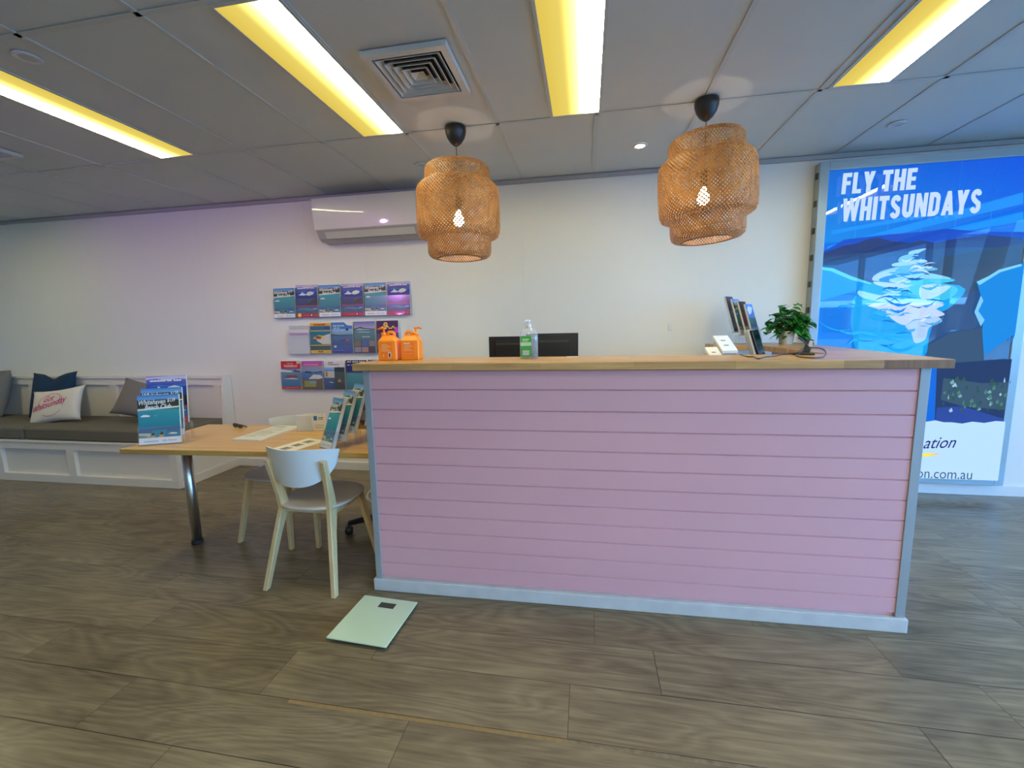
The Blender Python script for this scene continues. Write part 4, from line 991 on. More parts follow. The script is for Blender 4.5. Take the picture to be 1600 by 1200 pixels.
def card_art(A, w, h):
    A.rect(0, 0, w, h, rgb(228, 224, 200))
    for k in range(3): A.rect(w * (.16 + .26 * k), h * .3, w * (.30 + .26 * k), h * .62, rgb(120, 120, 112)); A.rect(w * (.17 + .26 * k), h * .4, w * (.29 + .26 * k), h * .46, rgb(70, 70, 70))
sheet_at(((418, 704), (450, 709), (500, 690), (487, 683)), 'laminated card with three grey boxes behind the near chair', 'laminated_card', 'card', 1, lambda A, w, h: (A.rect(0, 0, w, h, rgb(228, 224, 200)), [A.rect(w * .3, h * (.14 + .27 * k), w * .66, h * (.33 + .27 * k), rgb(126, 126, 118)) for k in range(3)], [A.rect(w * .42, h * (.17 + .27 * k), w * .5, h * (.3 + .27 * k), rgb(70, 70, 70)) for k in range(3)]))
# card holder with a notice
t = thing('card_holder', 'small clear holder with a printed white notice on the table', 'holder', (-1.80, 2.47, TZ), math.radians(10))
mb = MB(); mb.box((-.075, -.004, 0), (.03, -.002, .105)); mb.box((-.075, -.004, 0), (.03, .05, .002)); mb.box((-.075, .026, 0), (.03, .028, .08)); mb.build('pocket', FROST, t)
A = Art(); A.rect(-.03, .004, .11, .115, rgb(226, 220, 208)); A.rect(.035, .07, .058, .1, rgb(40, 120, 190)); A.rect(.066, .085, .1, .09, rgb(90, 90, 96)); A.rect(.066, .075, .095, .08, rgb(120, 120, 126)); A.disc(.018, .022, .009, rgb(40, 44, 60)); A.rect(.008, .04, .013, .09, rgb(120, 120, 126)); A.rect(.04, .02, .1, .025, rgb(170, 168, 160)); A.rect(.04, .035, .1, .04, rgb(170, 168, 160))
mb = MB(); mb.box((-.03, .004, .003), (.11, .012, .115)); lay = mb.bm.loops.layers.float_color.new('Col'); A.emit(mb, 1, lambda a, b, d: (a, .004 - d, b))
mb.build('notice', [PAPER, PRINT], t)

# ------------------------------------------------------------------ chairs
def chair(loc, rz, label):
    """back at -Y, sitter faces +Y"""
    t = thing('dining_chair', label, 'chair', loc, rz, 'white backed birch chairs at the table')
    # seat: rounded disc, slightly dished
    tb = bmesh.new(); seg = 40; top = []; bot = []
    def rad(a):
        c, s_ = math.cos(a), math.sin(a); e = 2.5
        return (abs(c) ** e + abs(s_) ** e) ** (-1 / e)
    rings = []
    for f, z in ((.0, .448), (.5, .449), (.85, .452), (.985, .4535), (1.0, .451), (.995, .440), (.5, .438), (0, .438)):
        if f == 0: rings.append([tb.verts.new((0, .03, z))])
        else: rings.append([tb.verts.new((.212 * f * rad(2 * PI * k / seg) * math.cos(2 * PI * k / seg), .03 + .208 * f * rad(2 * PI * k / seg) * math.sin(2 * PI * k / seg), z)) for k in range(seg)])
    for a, b in zip(rings, rings[1:]):
        for k in range(seg):
            q = [a[k % len(a)], a[(k + 1) % len(a)], b[(k + 1) % len(b)], b[k % len(b)]]; q = [v for i, v in enumerate(q) if v not in q[:i]]
            f = tb.faces.new(q); f.smooth = True
    bmesh.ops.recalc_face_normals(tb, faces=tb.faces)
    mb = MB(); mb.merge(tb); mb.build('seat', SEAT_GREY, t)
    # curved back panel, straight top edge, half-round lower edge
    mb = MB(); nu, nv = 26, 10; R = .34; th = .011
    grid = {}
    for side in (0, 1):
        for i in range(nu + 1):
            u = -1 + 2 * i / nu
            hw = .218
            x = u * hw
            lo = -.022 - .183 * max(0, 1 - abs(u) ** 2.6) ** .55
            for j in range(nv + 1):
                v = j / nv
                zz = .782 + lo * (1 - v) - .012 * (abs(u) ** 4) * v
                ang = x / R
                yy = -.222 + .098 * u * u + (.782 - zz) * .10 + (th if side else 0)
                xx = x
                grid[side, i, j] = mb.bm.verts.new((xx, yy, zz))
    for i in range(nu):
        for j in range(nv):
            mb.bm.faces.new((grid[0, i, j], grid[0, i + 1, j], grid[0, i + 1, j + 1], grid[0, i, j + 1])); mb.bm.faces.new((grid[1, i, j], grid[1, i, j + 1], grid[1, i + 1, j + 1], grid[1, i + 1, j]))
        for j in (0, nv): mb.bm.faces.new([grid[s_, ii, j] for s_, ii in ((0, i), (1, i), (1, i + 1), (0, i + 1))])
    bmesh.ops.remove_doubles(mb.bm, verts=mb.bm.verts, dist=.0004); bmesh.ops.recalc_face_normals(mb.bm, faces=mb.bm.faces)
    smooth(mb.build('backrest', CHAIR_WHITE, t), 50)
    def bar(pts, ws, d):
        """flat tapered bar: polyline in 3D, widths across Y, depth d across X"""
        mb = MB(); rings = []
        for (x, y, z), w in zip(pts, ws):
            rings.append([mb.bm.verts.new(p) for p in ((x - d / 2, y - w / 2, z), (x + d / 2, y - w / 2, z), (x + d / 2, y + w / 2, z), (x - d / 2, y + w / 2, z))])
        for a, b in zip(rings, rings[1:]):
            for k in range(4): mb.bm.faces.new((a[k], a[(k + 1) % 4], b[(k + 1) % 4], b[k]))
        mb.bm.faces.new(rings[0][::-1]); mb.bm.faces.new(rings[-1]); bmesh.ops.recalc_face_normals(mb.bm, faces=mb.bm.faces)
        return mb
    for s in (-1, 1):
        # rear leg: from the foot forward to the seat, then back up to the backrest
        rl = bar([(s * .205, -.228, 0), (s * .165, -.152, .30), (s * .146, -.112, .43), (s * .150, -.122, .50), (s * .166, -.180, .72)], [.030, .046, .064, .054, .030], .027)
        bmesh.ops.bevel(rl.bm, geom=rl.bm.edges[:], offset=.003, segments=1, affect='EDGES'); rl = rl.build('leg', BIRCH, t)
        for z, y in ((.712, -.1915), (.668, -.1835)):
            sc = MB(); sc.lathe([(0, .002), (.0045, .002), (.0055, 0)], 12, Matrix.Translation((s * .167, y - .003, z)) @ Matrix.Rotation(PI / 2, 4, 'X')); sc.build('bolt', CHROME, rl)
        fl = bar([(s * .205, .225, 0), (s * .165, .178, .30), (s * .150, .150, .436)], [.028, .042, .056], .026)
        bmesh.ops.bevel(fl.bm, geom=fl.bm.edges[:], offset=.003, segments=1, affect='EDGES'); fl.build('leg', BIRCH, t)
        mb = MB(); mb.box((s * .148 - .011, -.11, .395), (s * .148 + .011, .15, .438), .003); mb.build('seat_rail', BIRCH, t)
    for y in (-.10, .135):
        mb = MB(); mb.box((-.137, y - .011, .40), (.137, y + .011, .436), .003); mb.build('seat_rail', BIRCH, t)
    return t
chair((-1.500, 2.108, 0), math.radians(-1), 'near chair facing the table, its white back towards us')
chair((-2.05, 2.535, 0), math.radians(180 - 5), 'far chair across the table, only its white back edge and legs showing')

# ------------------------------------------------------------------ office chair, mostly behind the counter
t = thing('office_chair', 'black office chair with castors, mostly hidden behind the counter', 'office chair', (-1.285, 2.70, 0), 0)
mb = MB(); mb.lathe([(0, .07), (.05, .07), (.05, .12), (.03, .14), (.028, .42), (0, .42)], 20); mb.build('gas_column', BLACK, t)
for k in range(5):
    a = math.radians(207) + k * 2 * PI / 5; e = Vector((.36 * math.cos(a), .36 * math.sin(a), 0))
    mb = MB(); mb.tube([(0, 0, .10), (e.x * .5, e.y * .5, .095), (e.x, e.y, .075)], [.032, .026, .018], 8); arm = mb.build('base_arm', BLACK, t)
    mb = MB(); sd = Vector((-math.sin(a), math.cos(a), 0)) * .016
    for s in (-1, 1):
        mb.lathe([(0, -.011), (.024, -.011), (.027, -.006), (.027, .006), (.024, .011), (0, .011)], 18, Matrix.Translation((e.x + sd.x * s, e.y + sd.y * s, .027)) @ Matrix.Rotation(a, 4, 'Z') @ Matrix.Rotation(PI / 2, 4, 'X'))
    mb.tube([(e.x, e.y, .03), (e.x, e.y, .08)], .008, 8); mb.build('castor', BLACK, arm)
mb = MB(); mb.tube([(.23 * math.cos(2 * PI * k / 40), .23 * math.sin(2 * PI * k / 40), .25) for k in range(41)], .008, 8, False)
for k in range(3): mb.tube([(.03 * math.cos(2.1 * k), .03 * math.sin(2.1 * k), .25), (.23 * math.cos(2.1 * k), .23 * math.sin(2.1 * k), .25)], .006, 6)
mb.build('foot_ring', CHROME, t)
mb = MB(); oval(mb, [(.17, .42), (.19, .44), (.19, .48), (.17, .50)], 32, 1, .95); mb.build('seat', BLACK, t)
mb = MB(); mb.box((-.19, .19, .56), (.19, .23, .98), .02); mb.box((-.025, .20, .44), (.025, .215, .60)); mb.build('backrest', BLACK, t)

# ------------------------------------------------------------------ bathroom scale on the floor
q = [onZ(u, v, .022) for u, v in ((513.5, 995), (604.5, 1010), (649, 940.5), (569, 931))]
c = sum(q, Vector()) / 4; ang = math.atan2((q[1] - q[0]).y, (q[1] - q[0]).x)
t = thing('bathroom_scale', 'pale green glass bathroom scale on the floor by the counter', 'scale', (c.x, c.y, 0), ang)
w, h = .297, .312
mb = MB(); mb.box((-w / 2, -h / 2, .016), (w / 2, h / 2, .022), .002); mb.build('glass_top', GLASS_PALE, t)
mb = MB(); mb.box((-w / 2 + .022, -h / 2 + .022, .006), (w / 2 - .022, h / 2 - .022, .016)); mb.build('base', BLACK, t)
for sx in (-1, 1):
    for sy in (-1, 1):
        mb = MB(); mb.lathe([(0, 0), (.016, 0), (.017, .008), (0, .008)], 16, Matrix.Translation((sx * (w / 2 - .045), sy * (h / 2 - .045), 0))); mb.build('foot', BLACK_RUBBER, t)
mb = MB(); mb.box((-.032, h / 2 - .075, .0221), (.052, h / 2 - .037, .0226)); mb.build('display', LCD, t)
mb = MB(); mb.box((-.018, h / 2 - .084, .0221), (.014, h / 2 - .081, .0224)); mb.build('maker_mark', mat('mark_grey', rgb(150, 165, 148), .4), t)

# ------------------------------------------------------------------ bench seat with panelled front and back
t = thing('panelled_bench', 'built-in white panelled bench along the back wall', 'bench', (-5.6, YW, 0))
BX0, BX1 = XL, -3.62
def BL(x, y, z): return (x + 5.6, y - YW, z)
def bb(mb, a, b, bev=.002): mb.box(BL(*a), BL(*b), bev)
mb = MB(); bb(mb, (BX0 + .002, 3.152, .0), (BX1, YW - .002, .395)); mb.build('seat_box', BENCH_PAINT, t)
mb = MB(); st = [BX0 + .002, -6.6, -5.68, -4.80, BX1]
bb(mb, (BX0 + .002, 3.122, 0), (BX1, 3.153, .075)); bb(mb, (BX0 + .002, 3.122, .325), (BX1, 3.153, .392)); bb(mb, (BX0 + .002, 3.112, .392), (BX1 + .01, 3.2, .412), .004)
for x in st[1:-1]: bb(mb, (x - .045, 3.122, .075), (x + .045, 3.153, .325))
bb(mb, (BX1 - .075, 3.122, .075), (BX1, 3.153, .325)); mb.build('front_panel', BENCH_PAINT, t)
mb = MB(); bb(mb, (BX0 + .002, 3.745, .395), (BX1 - .02, YW - .002, .93)); bb(mb, (BX0 + .002, 3.716, .865), (BX1 - .02, 3.747, .935)); bb(mb, (BX0 + .002, 3.700, .935), (BX1 - .015, YW - .002, .96), .004)
for x in (-6.1, -5.0, BX1 - .09): bb(mb, (x - .04, 3.716, .40), (x + .04, 3.747, .866))
mb.build('back_panel', BENCH_PAINT, t)
mb = MB(); mb.prism([(3.66 - YW, .395), (YW - .002 - YW, .395), (YW - .002 - YW, .966), (3.705 - YW, .966)], BX1 - .022 + 5.6, BX1 + .004 + 5.6, 'X', .002); mb.build('end_cap', BENCH_PAINT, t)
mb = MB(); bb(mb, (BX1 - .001, 3.135, 0), (BX1 + .012, YW - .018, .08)); mb.build('skirting', BENCH_PAINT, t)
def cushion(x0, x1, label):
    mb = MB(); tb = bmesh.new()
    mb.box((x0, 3.120, .4135), (x1, 3.708, .53), .022, 3); o = mb.build('bench_cushion', GREY_FABRIC); smooth(o, 60)
    c = MB(); 
    for z in (.436, .508):
        c.tube([(x0 + .012, 3.121, z), (x1 - .012, 3.121, z)], .0035, 6)
    tag(o, label, 'cushion', 'grey seat cushions on the bench')
    c.build('piping', GREY_FABRIC, o)
cushion(-5.305, -3.64, 'long grey seat cushion at the right end of the bench')
cushion(-7.58, -5.325, 'grey seat cushion at the left end of the bench')
def pillow(w, h, th, loc, rot, material, label, pinch=.07, art=None, fold=0):
    n = 18; mb = MB(); G = {}
    def surf(u, v):
        px = u * w / 2 * (1 - pinch * (1 - abs(v) ** 2) * abs(u) ** 2 * .8); pz = v * h / 2 * (1 - pinch * (1 - abs(u) ** 2) * abs(v) ** 2 * .8)
        d = th / 2 * ((1 - abs(u) ** 2.4) * (1 - abs(v) ** 2.4)) ** .55
        if fold: pz -= fold * h * math.exp(-(u / .28) ** 2) * max(0, v) ** 3; d *= 1 - .5 * math.exp(-(u / .3) ** 2) * max(0, v) ** 2
        return px, d, pz
    for s in (0, 1):
        for i in range(n + 1):
            for j in range(n + 1):
                u, v = -1 + 2 * i / n, -1 + 2 * j / n; x, d, z = surf(u, v)
                wv = .004 * math.sin(5 * u + 3 * v + (w * 40)) * (1 - u * u) * (1 - v * v)
                G[s, i, j] = mb.bm.verts.new((x, (-d if s == 0 else d) + wv, z + h / 2))
    for s in (0, 1):
        for i in range(n):
            for j in range(n):
                q = (G[s, i, j], G[s, i + 1, j], G[s, i + 1, j + 1], G[s, i, j + 1]); f = mb.bm.faces.new(q if s == 0 else q[::-1]); f.smooth = True
    bmesh.ops.remove_doubles(mb.bm, verts=mb.bm.verts, dist=.0005)
    o = mb.build('throw_pillow', material, None, loc, rot); tag(o, label, 'pillow')
    if art:
        def put(a, b, lift=.004):
            x, d, z = surf(a / (w / 2), b / (h / 2)); wv = .004 * math.sin(5 * a / (w / 2) + 3 * b / (h / 2) + w * 40) * (1 - (2 * a / w) ** 2) * (1 - (2 * b / h) ** 2)
            return (a, -d + wv - lift, b + h / 2)
        art(o, put)
    return o
def pillow_art(o, put):
    m2 = MB()
    for body, a, b, ww, hh, ro in (('Got', -.075, .028, .115, .062, .12), ('Whitsunday', -.20, -.085, .40, .085, .20)):
        vs, fs = text_faces(body, a, b, ww, hh, .5, .006, ro); V = [m2.bm.verts.new(put(x, y)) for x, y in vs]
        for q in fs:
            try: m2.bm.faces.new([V[i] for i in q])
            except ValueError: pass
    m2.build('lettering', PINK_INK, o)
    for a0, a1 in ((.35, 3.05), (4.1, 5.75)):
        m2 = MB()
        pts = [(.145 * math.cos(a0 + (a1 - a0) * k / 24), .118 * math.sin(a0 + (a1 - a0) * k / 24)) for k in range(25)]
        for p, q in zip(pts, pts[1:]):
            f = .965
            m2.bm.faces.new([m2.bm.verts.new(put(*z, .003)) for z in (p, q, (q[0] * f, q[1] * f), (p[0] * f, p[1] * f))])
        bmesh.ops.remove_doubles(m2.bm, verts=m2.bm.verts, dist=.0001); m2.build('ring_print', PINK_INK, o)
ZQ = .531
pillow(.63, .37, .12, (-5.30, 3.36, ZQ - .012), (math.radians(-20), math.radians(-7), math.radians(4)), PILLOW_WHITE, 'white pillow printed Got Whitsunday in pink on the bench', .16, pillow_art)
pillow(.60, .50, .14, (-5.66, 3.56, ZQ - .005), (math.radians(-14), math.radians(-2), 0), PILLOW_NAVY, 'navy blue pillow behind the white printed pillow', .13, None, .14)
pillow(.54, .37, .16, (-4.34, 3.40, ZQ + .045), (math.radians(-24), math.radians(13), math.radians(10)), PILLOW_GREY, 'grey pillow on the bench beside the brochure stand', .12)
pillow(.50, .52, .18, (-6.50, 3.54, ZQ), (math.radians(-15), 0, math.radians(-4)), PILLOW_GREY, 'grey pillow cut off by the left edge of the photo', .05)

# ------------------------------------------------------------------ split air conditioner
t = thing('air_conditioner', 'white wall-mounted split air conditioner behind the left pendant lamp', 'air conditioner', (-1.89, YW, 0))
x0, x1 = -.515, .515
prof = [(0, 2.56), (-.19, 2.56), (-.210, 2.553), (-.214, 2.54), (-.2132, 2.49), (-.2108, 2.44), (-.2067, 2.39), (-.2011, 2.34), (-.194, 2.29), (-.188, 2.284), (0, 2.284)]
mb = MB(); mb.prism(prof, x0, x1, 'X'); smooth(mb.build('body', AC_WHITE, t), 35)
mb = MB(); mb.prism([(0, 2.285), (-.195, 2.284), (-.150, 2.215), (-.11, 2.195), (0, 2.19)], x0 + .012, x1 - .012, 'X', .003); mb.build('underside', AC_GREY, t)
mb = MB(); mb.prism([(-.186, 2.262), (-.190, 2.266), (-.156, 2.216), (-.152, 2.212)], x0 + .09, x1 - .09, 'X'); mb.build('louvre', AC_WHITE, t)
mb = MB(); mb.prism([(-.150, 2.2165), (-.154, 2.2165), (-.150, 2.2105), (-.146, 2.2105)], x0 + .09, x1 - .09, 'X'); mb.build('outlet_slot', DARK_VOID, t)

# ------------------------------------------------------------------ right end of the counter: stand, plant, terminal
cz = 1.16
tiered_stand('clear tiered brochure stand at the back of the counter beside the plant', (1.27, 3.48, ZWT), math.radians(47), .11, .285, ['blue_fly', 'maroon', 'beach_slim', 'navy_plain'], math.radians(17), .05, .022,
             ['blue brochure with a red band at the front of the stand beside the plant', 'dark red brochure second in the stand beside the plant', 'teal brochure third in the stand beside the plant', 'dark brochure at the back of the stand beside the plant'], 'brochures in the stand beside the plant', .012, .03)
t = thing('potted_plant', 'leafy green trailing plant in a white pot at the counter end', 'plant', (1.445, 3.44, ZWT)); t.scale = (.95, .95, 1.08)
mb = MB(); mb.lathe([(0, 0), (.042, 0), (.046, .004), (.056, .085), (.058, .088), (.053, .088), (.050, .078), (0, .078)], 28); mb.build('pot', POT_WHITE, t)
mb = MB(); mb.lathe([(0, .081), (.05, .079)], 20); mb.build('soil', SOIL, t)
random.seed(11)
stems = MB(); leaves = MB()
def leaf(p, d, up, s):
    d = d.normalized(); side = d.cross(up).normalized(); up = side.cross(d)
    prof = [(0, 0), (.12, .30), (.35, .46), (.6, .40), (.82, .20), (1, 0)]
    L = []; Rr = []; Mi = []
    for a, b in prof:
        droop = -.35 * a * a * s
        m = p + d * a * s + Vector((0, 0, droop)); Mi.append(leaves.bm.verts.new(m + up * (-.03 * s)))
        L.append(leaves.bm.verts.new(m + side * b * s + up * .05 * s * (b > 0))); Rr.append(leaves.bm.verts.new(m - side * b * s + up * .05 * s * (b > 0)))
    for i in range(len(prof) - 1):
        for S in (L, Rr):
            q = (Mi[i], Mi[i + 1], S[i + 1], S[i])
            try: f = leaves.bm.faces.new(q); f.smooth = True
            except ValueError: pass
for k in range(34):
    a = random.uniform(0, 2 * PI); sp = random.uniform(.03, .15); hgt = random.uniform(.10, .27)
    if k % 3 == 0: a = random.uniform(-1.2, .5); hgt *= .75
    tip = Vector((sp * math.cos(a), sp * math.sin(a) * .7, hgt)); mid = Vector((sp * .4 * math.cos(a), sp * .4 * math.sin(a), hgt * .75 + .03))
    if sp > .1: tip.z -= .07
    root = Vector((random.uniform(-.02, .02), random.uniform(-.02, .02), .08))
    pts = [root, root.lerp(mid, .5), mid, mid.lerp(tip, .6), tip]
    stems.tube(pts, [.0022, .002, .0018, .0016, .001], 5)
    for q in range(4):
        b = mid.lerp(tip, q / 3); dr = Vector((math.cos(a + random.uniform(-1.3, 1.3)), math.sin(a + random.uniform(-1.3, 1.3)), random.uniform(-.5, .45)))
        leaf(b, dr, Vector((random.uniform(-.3, .3), random.uniform(-.5, .1), 1)), random.uniform(.05, .085))
for k in range(9):
    a = random.uniform(-1.3, .6); sp = random.uniform(.07, .13); tip = Vector((sp * math.cos(a), -abs(sp * math.sin(a)) * .8 - .02, random.uniform(.02, .10)))
    mid = Vector((tip.x * .6, tip.y * .6, .13)); root = Vector((random.uniform(0, .02), 0, .08))
    stems.tube([root, root.lerp(mid, .6) + Vector((0, 0, .03)), mid, mid.lerp(tip, .6), tip], [.0022, .002, .0018, .0016, .001], 5)
    for q in range(4):
        b = mid.lerp(tip, q / 3); leaf(b, Vector((math.cos(a + random.uniform(-.9, .9)), -abs(math.sin(a)) - .2, random.uniform(-.9, -.1))), Vector((random.uniform(-.3, .3), -.5, 1)), random.uniform(.045, .07))
bmesh.ops.remove_doubles(leaves.bm, verts=leaves.bm.verts, dist=.00005)
stems.build('stem', STEM, t); lf = leaves.build('foliage', LEAF, t)
# payment terminal: slab leaning on its foot behind the counter
t = thing('payment_terminal', 'black and silver slanted terminal behind the right end of the counter', 'terminal', (1.03, 2.62, .76), math.radians(62))
mb = MB(); mb.box((-.11, .0, .0), (.11, .03, .42), .008, 2, Matrix.Translation((0, -.02, .185)) @ Matrix.Rotation(math.radians(-17), 4, 'X')); mb.build('housing', SILVER, t)
mb = MB(); mb.box((-.104, -.014, .01), (.104, .001, .412), .004, 2, Matrix.Translation((0, -.02, .185)) @ Matrix.Rotation(math.radians(-17), 4, 'X')); mb.build('screen', BLACK_GLOSS, t)
mb = MB(); mb.box((-.09, -.07, 0), (.09, .13, .02), .005); mb.box((-.03, .02, .02), (.03, .06, .26)); mb.build('foot', BLACK, t)
t = thing('side_desk', 'low staff shelf inside the counter carrying the terminal and white boxes', 'desk', (0, 0, 0))
mb = MB(); mb.box((.66, 2.45, .73), (1.20, 3.28, .76), .002); mb.build('top', TABLE_OAK, t)
for x, y in ((.69, 2.48), (1.14, 2.48), (.69, 3.2), (1.14, 3.2)):
    mb = MB(); mb.box((x, y, 0), (x + .035, y + .035, .73)); mb.build('leg', BLACK, t)
def white_box(pos, size, rz, rx, label):
    t = thing('paper_box', label, 'box', pos, rz, 'white boxes behind the counter')
    w, d, h = size
    mb = MB(); mb.prism([(-d / 2, 0), (d / 2, 0), (d / 2, h), (-d / 2, h - .085)], -w / 2, w / 2, 'X', .002); mb.build('carton', mat('carton_side', rgb(196, 184, 166), .7) if 'carton_side' not in bpy.data.materials else bpy.data.materials['carton_side'], t)
    mb = MB(); mb.prism([(-d / 2 - .006, h - .104), (-d / 2 - .006, h - .084), (d / 2 + .004, h + .008), (d / 2 + .004, h - .012)], -w / 2 - .004, w / 2 + .004, 'X', .002); mb.build('lid', PAPER, t)
    for q in (.3, .62):
        mb = MB(); z_ = h - .084 + q * .092; y_ = -d / 2 - .006 + q * (d + .01); mb.quad((-w * .22, y_, z_ + .0012), (w * .12, y_, z_ + .0012), (w * .12, y_ + .006, z_ + .0068), (-w * .22, y_ + .006, z_ + .0068)); mb.build('print_mark', mat('grey_ink', rgb(120, 118, 112), .7) if 'grey_ink' not in bpy.data.materials else bpy.data.materials['grey_ink'], t)
white_box((.785, 2.80, .76), (.075, .10, .47), .3, math.radians(0), 'lower white box behind the counter, in front of the other')
white_box((.89, 2.98, .76), (.095, .11, .535), .25, math.radians(0), 'taller white box behind the counter beside the terminal')
# phone clip with its cable on the worktop
t = thing('phone_stand', 'small black clip stand on the counter with a looped cable', 'stand', (1.052, 2.285, ZWT), math.radians(-10))
mb = MB(); mb.box((-.032, -.022, 0), (.032, .026, .010), .003); mb.build('base', BLACK, t)
mb = MB(); mb.box((-.014, -.004, .0), (.014, .006, .072), .002, 2, Matrix.Translation((0, .006, .006)) @ Matrix.Rotation(math.radians(14), 4, 'Y')); mb.build('upright', BLACK, t)
mb = MB(); mb.box((-.004, -.010, .036), (.012, -.003, .066), .001, 2, Matrix.Translation((0, .006, .006)) @ Matrix.Rotation(math.radians(14), 4, 'Y')); mb.build('clip', SILVER, t)
def spline(pts, n=8):
    pts = [Vector(p) for p in pts]; out = []
    P4 = [pts[0]] + pts + [pts[-1]]
    for i in range(1, len(P4) - 2):
        for k in range(n):
            s = k / n; a, b, c, d = P4[i - 1:i + 3]
            out.append(.5 * ((2 * b) + (c - a) * s + (2 * a - 5 * b + 4 * c - d) * s * s + (3 * b - a - 3 * c + d) * s ** 3))
    out.append(pts[-1]); return out
zc_ = ZWT + .0035
cab = [tuple(onZ(u, v, zc_)) for u, v in ((1157, 554), (1167, 557), (1178, 557.5), (1185, 560.5), (1196, 557.5), (1212, 556), (1226, 553.5))]
loop = [tuple(onZ(u, v, zc_)) for u, v in ((1232, 552), (1242, 554), (1249, 551), (1252, 546), (1262, 543.5), (1282, 544), (1290, 549), (1287, 557), (1276, 559), (1258, 558.5), (1244, 555.5))]
b0 = Vector(loop[-1]); lift = [(1.035, 2.22, ZWT + .03), (1.00, 2.215, ZWT + .075), (.985, 2.22, ZWT + .085), (1.01, 2.25, ZWT + .082), (1.05, 2.29, ZWT + .06)]
mb = MB(); mb.tube(spline(cab + [(1.035, 2.285, zc_ + .008)]), .0026, 6); mb.tube(spline(loop + lift), .0028, 6)
o = mb.build('cable', BLACK); tag(o, 'black looped cable lying on the right end of the counter', 'cable')

# ------------------------------------------------------------------ the street outside, seen in the poster's glass
mb = MB(); mb.box((-40, -60, -.25), (60, 30, -.02)); struct(mb.build('ground', mat('pavement', rgb(138, 136, 132), .8, var=.1, vscale=2)))
def street_building(x0, x1, y, h, wallc, label):
    t = thing('street_building', label, 'building', ((x0 + x1) / 2, y, -.02))
    w = x1 - x0
    mb = MB(); mb.box((-w / 2, -6, 0), (w / 2, 0, h)); mb.build('wall', wallc, t)
    mb = MB(); mb.prism([(-6.2, h), (.3, h), (-3, h + 1.6)], -w / 2 - .2, w / 2 + .2, 'X'); mb.build('roof', mat('roof_grey', rgb(120, 130, 140), .6) if 'roof_grey' not in bpy.data.materials else bpy.data.materials['roof_grey'], t)
    mb = MB(); mb.prism([(0, 2.75), (1.8, 2.45), (1.8, 2.62), (0, 3.0)], -w / 2 + .2, w / 2 - .2, 'X'); mb.build('awning', mat('awning_white', (.82, .82, .82, 1), .7) if 'awning_white' not in bpy.data.materials else bpy.data.materials['awning_white'], t)
    k = int(w // 2)
    for i in range(k):
        x = -w / 2 + .4 + i * (w - .8) / k
        f = MB(); f.box((x, 0, .5), (x + (w - .8) / k - .3, .03, 2.3)); f.build('window', bpy.data.materials['dark_lens'], t)
street_building(12, 25.5, -31, 7.2, mat('shop_wall_a', rgb(110, 135, 160), .8), 'pale blue shop across the street')
street_building(26, 44, -31, 7.6, mat('shop_wall_b', rgb(96, 108, 118), .8), 'grey shop across the street')
street_building(-12, 11.5, -31, 3.8, mat('shop_wall_c', rgb(170, 165, 155), .8), 'cream shop across the street')
for i, x in enumerate((14.4, 15.5, 16.6)):
    mb = MB(); mb.lathe([(0, 0), (.07, 0), (.07, .82), (.055, .86), (.075, .9), (.07, .96), (0, .98)], 20); o = mb.build('bollard', mat('bollard_grey', (.5, .5, .5, 1), .4) if i == 0 else bpy.data.materials['bollard_grey'], None, (x, -12.4, -.02))
    tag(o, ('left', 'middle', 'right')[i] + ' grey bollard on the pavement outside', 'bollard', 'bollards on the pavement')
t = thing('street_tree', 'leaning palm beside the garden bed outside', 'tree', (6.9, -1.75, -.02))
mb = MB(); mb.tube([(0, 0, 0), (.1, 0, 1.5), (.35, 0, 3), (.7, 0, 4.6)], [.2, .17, .15, .13], 12); mb.build('trunk', mat('bark', (.06, .045, .035, 1), .9), t)
mb = MB()
for k in range(14):
    a = 2 * PI * k / 14; mb.tube([(.7, 0, 4.6), (.7 + .8 * math.cos(a), .8 * math.sin(a), 5.0), (.7 + 1.7 * math.cos(a), 1.7 * math.sin(a), 4.2)], [.03, .12, .01], 5)
mb.build('frond', LEAF, t)

t = thing('garden_bed', 'raised garden bed with red flowers on the pavement outside', 'garden bed', (5.85, .35, -.02))
mb = MB(); mb.box((-.6, -1.7, 0), (.9, 1.6, .12), .01); mb.build('kerb', mat('kerb_stone', rgb(120, 116, 112), .8), t)
mb = MB(); mb.box((-.5, -1.6, .12), (.8, 1.5, .135)); mb.build('soil', SOIL, t)
leaves = MB(); flowers = MB(); random.seed(5)
for k in range(260):
    p = Vector((random.uniform(-.45, .75), random.uniform(-1.45, 1.4), .13)); d = Vector((random.uniform(-.5, .5), random.uniform(-.5, .5), random.uniform(.5, 1)))
    leaf(p + Vector((0, 0, random.uniform(0, .15))), d, Vector((random.uniform(-1, 1), random.uniform(-1, 1), .2)), random.uniform(.2, .42))
    if k % 9 == 0: flowers.lathe([(0, -.05), (.05, -.02), (.06, .03), (.02, .08), (0, .09)], 8, Matrix.Translation(p + d * .5))
leaves.build('foliage', LEAF, t); flowers.build('flower', mat('flower_red', rgb(200, 50, 50), .6), t)
mb = MB(); mb.box((XR + .1, -3.4, 2.62), (XR + 1.3, YW, 2.70)); mb.box((XL, -3.4, 2.62), (XR + .1, YF - .12, 2.70)); struct(mb.build('awning_soffit', mat('soffit_dark', rgb(70, 74, 80), .7)))
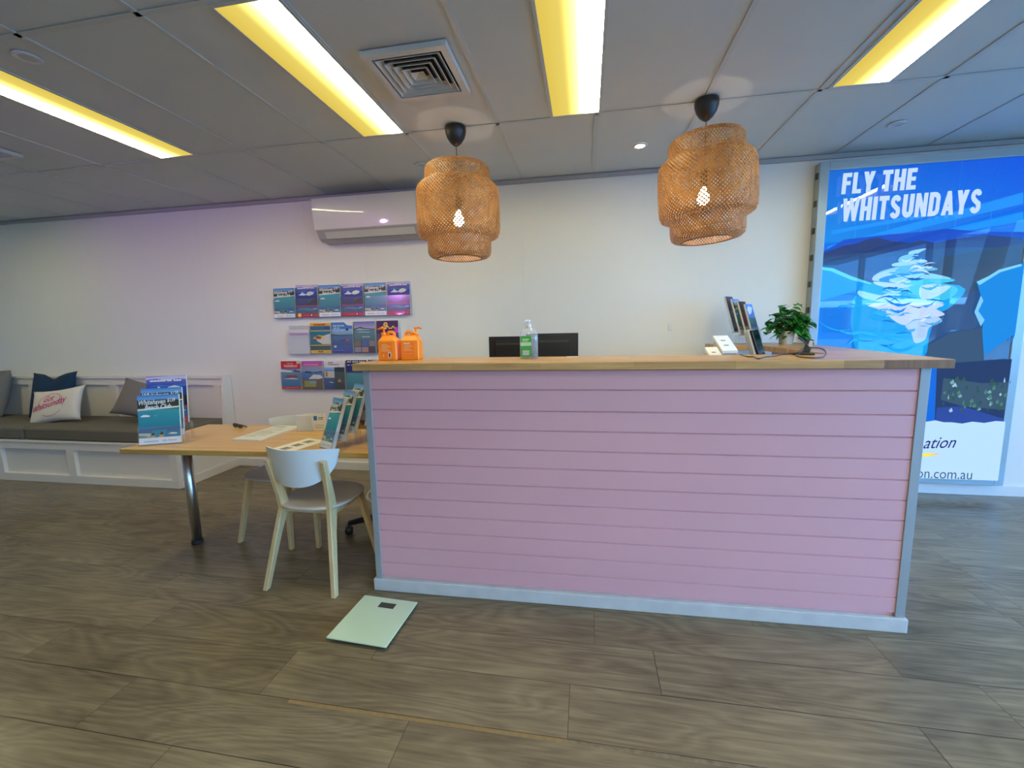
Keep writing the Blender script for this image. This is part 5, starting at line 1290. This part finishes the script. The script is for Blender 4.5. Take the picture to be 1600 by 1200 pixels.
# ------------------------------------------------------------------ light
W = bpy.data.worlds.new('world'); bpy.context.scene.world = W; W.use_nodes = True
nt = W.node_tree; nt.nodes.clear(); out = nt.nodes.new('ShaderNodeOutputWorld'); bg = N(nt, 'ShaderNodeBackground', Strength=1.0)
tc = N(nt, 'ShaderNodeTexCoord'); sp = N(nt, 'ShaderNodeSeparateXYZ'); nt.links.new(tc.outputs['Generated'], sp.inputs[0])
cr = N(nt, 'ShaderNodeValToRGB'); cr.color_ramp.elements[0].position = 0; cr.color_ramp.elements[0].color = (.74, .91, 1.08, 1); cr.color_ramp.elements[1].position = .7; cr.color_ramp.elements[1].color = (.27, .54, 1.02, 1)
nt.links.new(sp.outputs[2], cr.inputs[0]); nt.links.new(cr.outputs[0], bg.inputs[0]); nt.links.new(bg.outputs[0], out.inputs[0])
bg.inputs['Strength'].default_value = 10.0
def lamp(name, typ, loc, energy, col, rot=None, **kw):
    l = bpy.data.lights.new(name, typ); l.energy = energy; l.color = col
    for k, v in kw.items(): setattr(l, k, v)
    o = bpy.data.objects.new(name, l); C.objects.link(o); o.location = loc
    if rot: o.rotation_euler = rot
    return o
sun = lamp('sun', 'SUN', (0, 10, 12), 14, (1, .95, .87), (math.radians(-38), 0, math.radians(-20)), angle=.01)
# daylight portal of the shop front
po = lamp('shopfront_portal', 'AREA', ((-.9 + XR) / 2, YF - .14, 1.23), 1, (1, 1, 1), (math.radians(90), 0, 0), shape='RECTANGLE', size=XR + .9, size_y=2.4)
po.data.cycles.is_portal = True
po = lamp('side_portal', 'AREA', (XR + .12, .5, 1.25), 1, (1, 1, 1), (math.radians(90), 0, math.radians(90)), shape='RECTANGLE', size=5.5, size_y=2.5)
po.data.cycles.is_portal = True
def aim(o, target): o.rotation_euler = (Vector(target) - o.location).to_track_quat('-Z', 'Y').to_euler()
# purple spot added out of view for the mauve wash on the left wall
s = lamp('purple_wash_lamp', 'SPOT', (-4.3, -1.9, 2.3), 95, (.76, .32, .98), spot_size=math.radians(50), spot_blend=1.0, shadow_soft_size=.07); aim(s, (-3.4, YW, 2.15))

t = thing('spotlight', 'black spotlight housing added unseen behind the purple lamp', 'spotlight', (-4.3, -1.9, 2.3))  # unseen housing added to give the purple spot a fixture
mb = MB(); mb.lathe([(0, .17), (.05, .165), (.075, .14), (.09, .08), (.085, .08), (.07, .135), (0, .15)], 24, s.rotation_euler.to_matrix().to_4x4()); mb.build('housing', BLACK, t)
mb = MB(); mb.tube([(-.01, -.13, .02), (-.01, -.14, ZC - 2.3)], .01, 8); mb.build('stem', BLACK, t)

sc = bpy.context.scene
sc.view_settings.view_transform = 'Standard'; sc.view_settings.look = 'None'; sc.view_settings.gamma = 1; sc.view_settings.use_curve_mapping = False
sc.view_settings.exposure = 1.0
sc.cycles.max_bounces = 10; sc.cycles.diffuse_bounces = 5; sc.cycles.glossy_bounces = 4; sc.cycles.transparent_max_bounces = 24
sc.cycles.caustics_reflective = False; sc.cycles.caustics_refractive = False; sc.cycles.sample_clamp_indirect = 6
